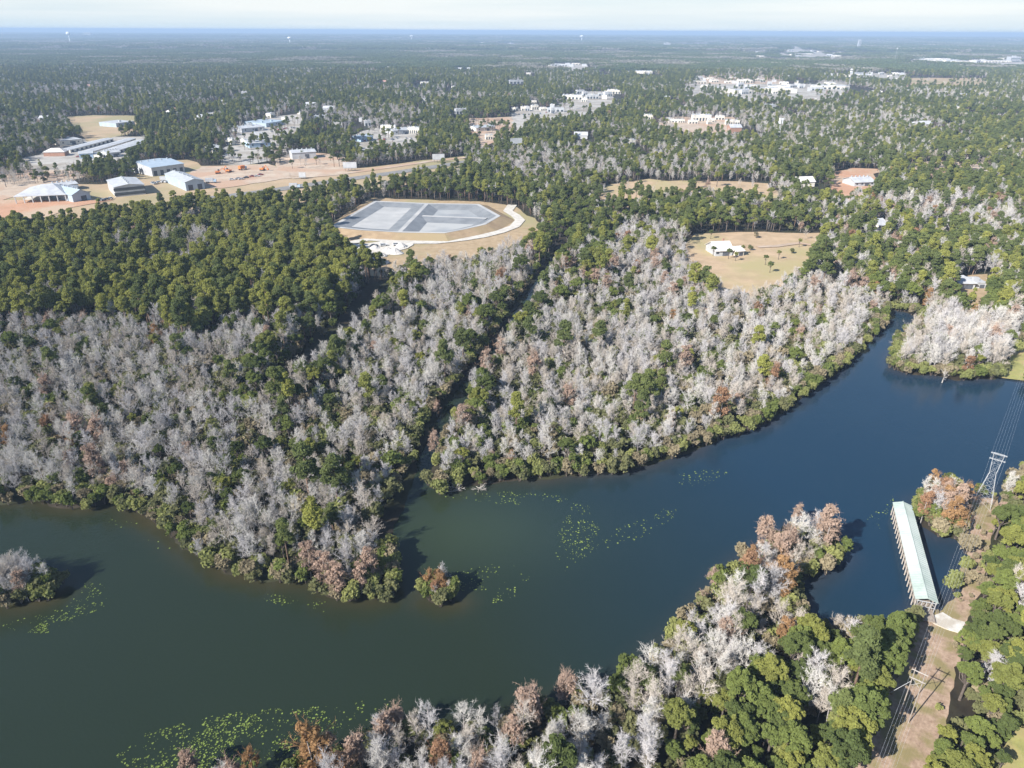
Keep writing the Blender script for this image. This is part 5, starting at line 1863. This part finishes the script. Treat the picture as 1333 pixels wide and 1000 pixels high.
truck('excavator', 'orange excavator left on the sandy construction ground', 284, 226, 0.4, 'excavator')
truck('excavator', 'orange excavator in the middle of the construction ground', 298, 224, 2.6, 'excavator')
truck('excavator', 'orange excavator at the right end of the construction ground', 342, 222, -0.4, 'excavator')
truck('box_truck', 'white box truck parked near the grey warehouse', 275, 238, 0.2, 'truck')
truck('box_truck', 'orange dump truck at the back of the construction ground', 316, 221, 1.2, 'dump')
truck('box_truck', 'white box truck driving on the grey highway', 384, 245, 0.14, 'truck')
truck('box_truck', 'white box truck parked before the long pale blue warehouse', 216, 236, 0.0, 'truck')

# parked cars, tiny from here: one model, copied
mb = MB()
mb.box((-2.2, -0.9, 0.35), (2.2, 0.9, 0.95))
mb.add([(-1.6, -0.85, 0.95), (1.1, -0.85, 0.95), (1.1, 0.85, 0.95), (-1.6, 0.85, 0.95), (-1.2, -0.7, 1.5), (0.5, -0.7, 1.5), (0.5, 0.7, 1.5), (-1.2, 0.7, 1.5)],
       [(0, 1, 5, 4), (1, 2, 6, 5), (2, 3, 7, 6), (3, 0, 4, 7)], 1)
mb.add([(-1.2, -0.7, 1.5), (0.5, -0.7, 1.5), (0.5, 0.7, 1.5), (-1.2, 0.7, 1.5)], [(0, 1, 2, 3)])
for wx_ in (-1.4, 1.4):
    for s in (-1, 1):
        mb.bar((wx_, s*0.92, 0.33), (wx_, s*0.66, 0.33), 0.33, n=10, mi=2)
CARS = [mb.mesh('parked_car', [surf_mat('car_paint_' + nm_, c_, rough=0.35, spec=0.5), M['glass'], M['tyre']]) for nm_, c_ in (('white', (0.6, 0.6, 0.6)), ('silver', (0.35, 0.36, 0.37)), ('red', (0.35, 0.05, 0.04)), ('blue', (0.06, 0.10, 0.2)), ('black', (0.03, 0.03, 0.035)))]
for (x0, y0), (x1, y1), n_, rz, lab in [((196, 240), (222, 237), 6, 1.3, 'before the pale blue warehouse'), ((128, 262), (146, 259), 4, 1.2, 'left of the two storey white building'), ((300, 186), (345, 181), 9, 1.4, 'in the industrial yard'),
                                        ((352, 172), (386, 166), 7, 1.2, 'at the far end of the industrial yard'), ((300, 236), (345, 228), 7, 0.5, 'on the sandy construction ground'), ((100, 205), (128, 201), 5, 0.7, 'in the storage yard'),
                                        ((742, 130), (798, 127), 9, 1.4, 'in the paved lots of the far stores'), ((672, 150), (722, 147), 7, 1.4, 'on the pale lot near centre'), ((470, 184), (540, 180), 8, 1.4, 'in the office lot'), ((468, 323), (520, 320), 4, 0.4, 'in the white gravel yard')]:
    for i in range(n_):
        u_ = (i + random.uniform(0.1, 0.9))/n_
        x, y = G(x0 + (x1-x0)*u_, y0 + (y1-y0)*u_ + random.uniform(-0.8, 0.8), 0.6)
        ci = random.randrange(5)
        o = link_mesh('parked_car', CARS[ci])
        o.location, o.rotation_euler = (x, y, 0.80), (0, 0, rz + random.uniform(-0.15, 0.15) + random.choice([0, PI]))
        nm_ = ['white', 'silver', 'red', 'dark blue', 'black'][ci]
        tag(o, f"{nm_} car parked {lab}", 'car', f"{nm_} cars {lab}")

for root_, c_ in ((basin, Vector((*G(545, 285), 0.4))), (bw, Vector((*G(1205, 413), 0.0)))):
    root_.location = c_
    for ch in root_.children:
        ch.location = -c_

# ------------------------------------------------------------------ light, sky and air
SUN_EL = math.radians(35)
sv = Vector((-0.763*math.cos(SUN_EL), -0.646*math.cos(SUN_EL), math.sin(SUN_EL)))
sl = bpy.data.lights.new('sun', 'SUN')
sl.energy, sl.angle, sl.color = 5.0, math.radians(0.5), (1.0, 0.955, 0.89)
so = bpy.data.objects.new('sun', sl)
so.rotation_euler = (-sv).to_track_quat('-Z', 'Y').to_euler()
so.location = (-100, -80, 105)
col.objects.link(so)
w = bpy.data.worlds.new('World')
sc.world = w
w.use_nodes = True
nt = w.node_tree
for n_ in list(nt.nodes):
    nt.nodes.remove(n_)
wo, bg = nt.nodes.new('ShaderNodeOutputWorld'), nt.nodes.new('ShaderNodeBackground')
sky = nt.nodes.new('ShaderNodeTexSky')
sky.sky_type = 'NISHITA'
sky.sun_disc = False
sky.sun_elevation = SUN_EL
sky.sun_rotation = math.atan2(sv.x, sv.y)
sky.altitude = 100
sky.air_density, sky.dust_density, sky.ozone_density = 1.0, 0.5, 2.0
bg.inputs[1].default_value = 0.085
# a thin veil of high cloud, thickest low over the horizon
tc = nt.nodes.new('ShaderNodeTexCoord')
mp = nt.nodes.new('ShaderNodeMapping')
mp.inputs['Scale'].default_value = (1.6, 1.6, 34.0)
no = nt.nodes.new('ShaderNodeTexNoise')
no.inputs['Scale'].default_value, no.inputs['Detail'].default_value = 1.1, 5.0
sx = nt.nodes.new('ShaderNodeSeparateXYZ')
nt.links.new(tc.outputs['Generated'], sx.inputs[0])
el = nt.nodes.new('ShaderNodeMapRange')
el.inputs['From Min'].default_value, el.inputs['From Max'].default_value = 0.0, 0.30
el.inputs['To Min'].default_value, el.inputs['To Max'].default_value = 1.0, 0.0
nt.links.new(sx.outputs[2], el.inputs['Value'])
mr = nt.nodes.new('ShaderNodeMapRange')
mr.inputs['From Min'].default_value, mr.inputs['From Max'].default_value = 0.40, 0.66
mr.inputs['To Min'].default_value, mr.inputs['To Max'].default_value = 0.0, 1.0
cw = nt.nodes.new('ShaderNodeMix')
cw.data_type = 'RGBA'
cw.inputs[6].default_value = (4.35, 5.15, 5.65, 1)
cw.inputs[7].default_value = (5.7, 6.0, 6.1, 1)
mix = nt.nodes.new('ShaderNodeMix')
mix.data_type = 'RGBA'
nt.links.new(tc.outputs['Generated'], mp.inputs[0])
nt.links.new(mp.outputs[0], no.inputs['Vector'])
nt.links.new(no.outputs['Fac'], mr.inputs['Value'])
nt.links.new(mr.outputs[0], cw.inputs['Factor'])
nt.links.new(el.outputs[0], mix.inputs['Factor'])
nt.links.new(sky.outputs[0], mix.inputs[6])
nt.links.new(cw.outputs[2], mix.inputs[7])
nt.links.new(mix.outputs[2], bg.inputs[0])
nt.links.new(bg.outputs[0], wo.inputs[0])

hm, nt, out = new_mat('haze_air')
pv = nt.nodes.new('ShaderNodeVolumePrincipled')
pv.inputs['Color'].default_value = (0.47, 0.64, 0.88, 1)
pv.inputs['Density'].default_value = 0.00014
pv.inputs['Anisotropy'].default_value = 0.0
nt.links.new(pv.outputs[0], out.inputs['Volume'])
mb = MB()
mb.box((-75000, -75000, -2.6), (75000, 75000, 118.0))
hz = mb.build('haze', hm)
tag(hz, 'thin blue haze lying over the whole landscape', kind='stuff')

sc.view_settings.view_transform = 'Standard'
sc.view_settings.look = 'None'
sc.view_settings.exposure = 0.95
sc.view_settings.gamma = 1.0
cy = sc.cycles
cy.max_bounces, cy.diffuse_bounces, cy.glossy_bounces, cy.transmission_bounces, cy.volume_bounces, cy.transparent_max_bounces = 5, 2, 2, 3, 0, 4
cy.use_denoising = True
try:
    cy.denoiser = 'OPENIMAGEDENOISE'
except Exception:
    pass
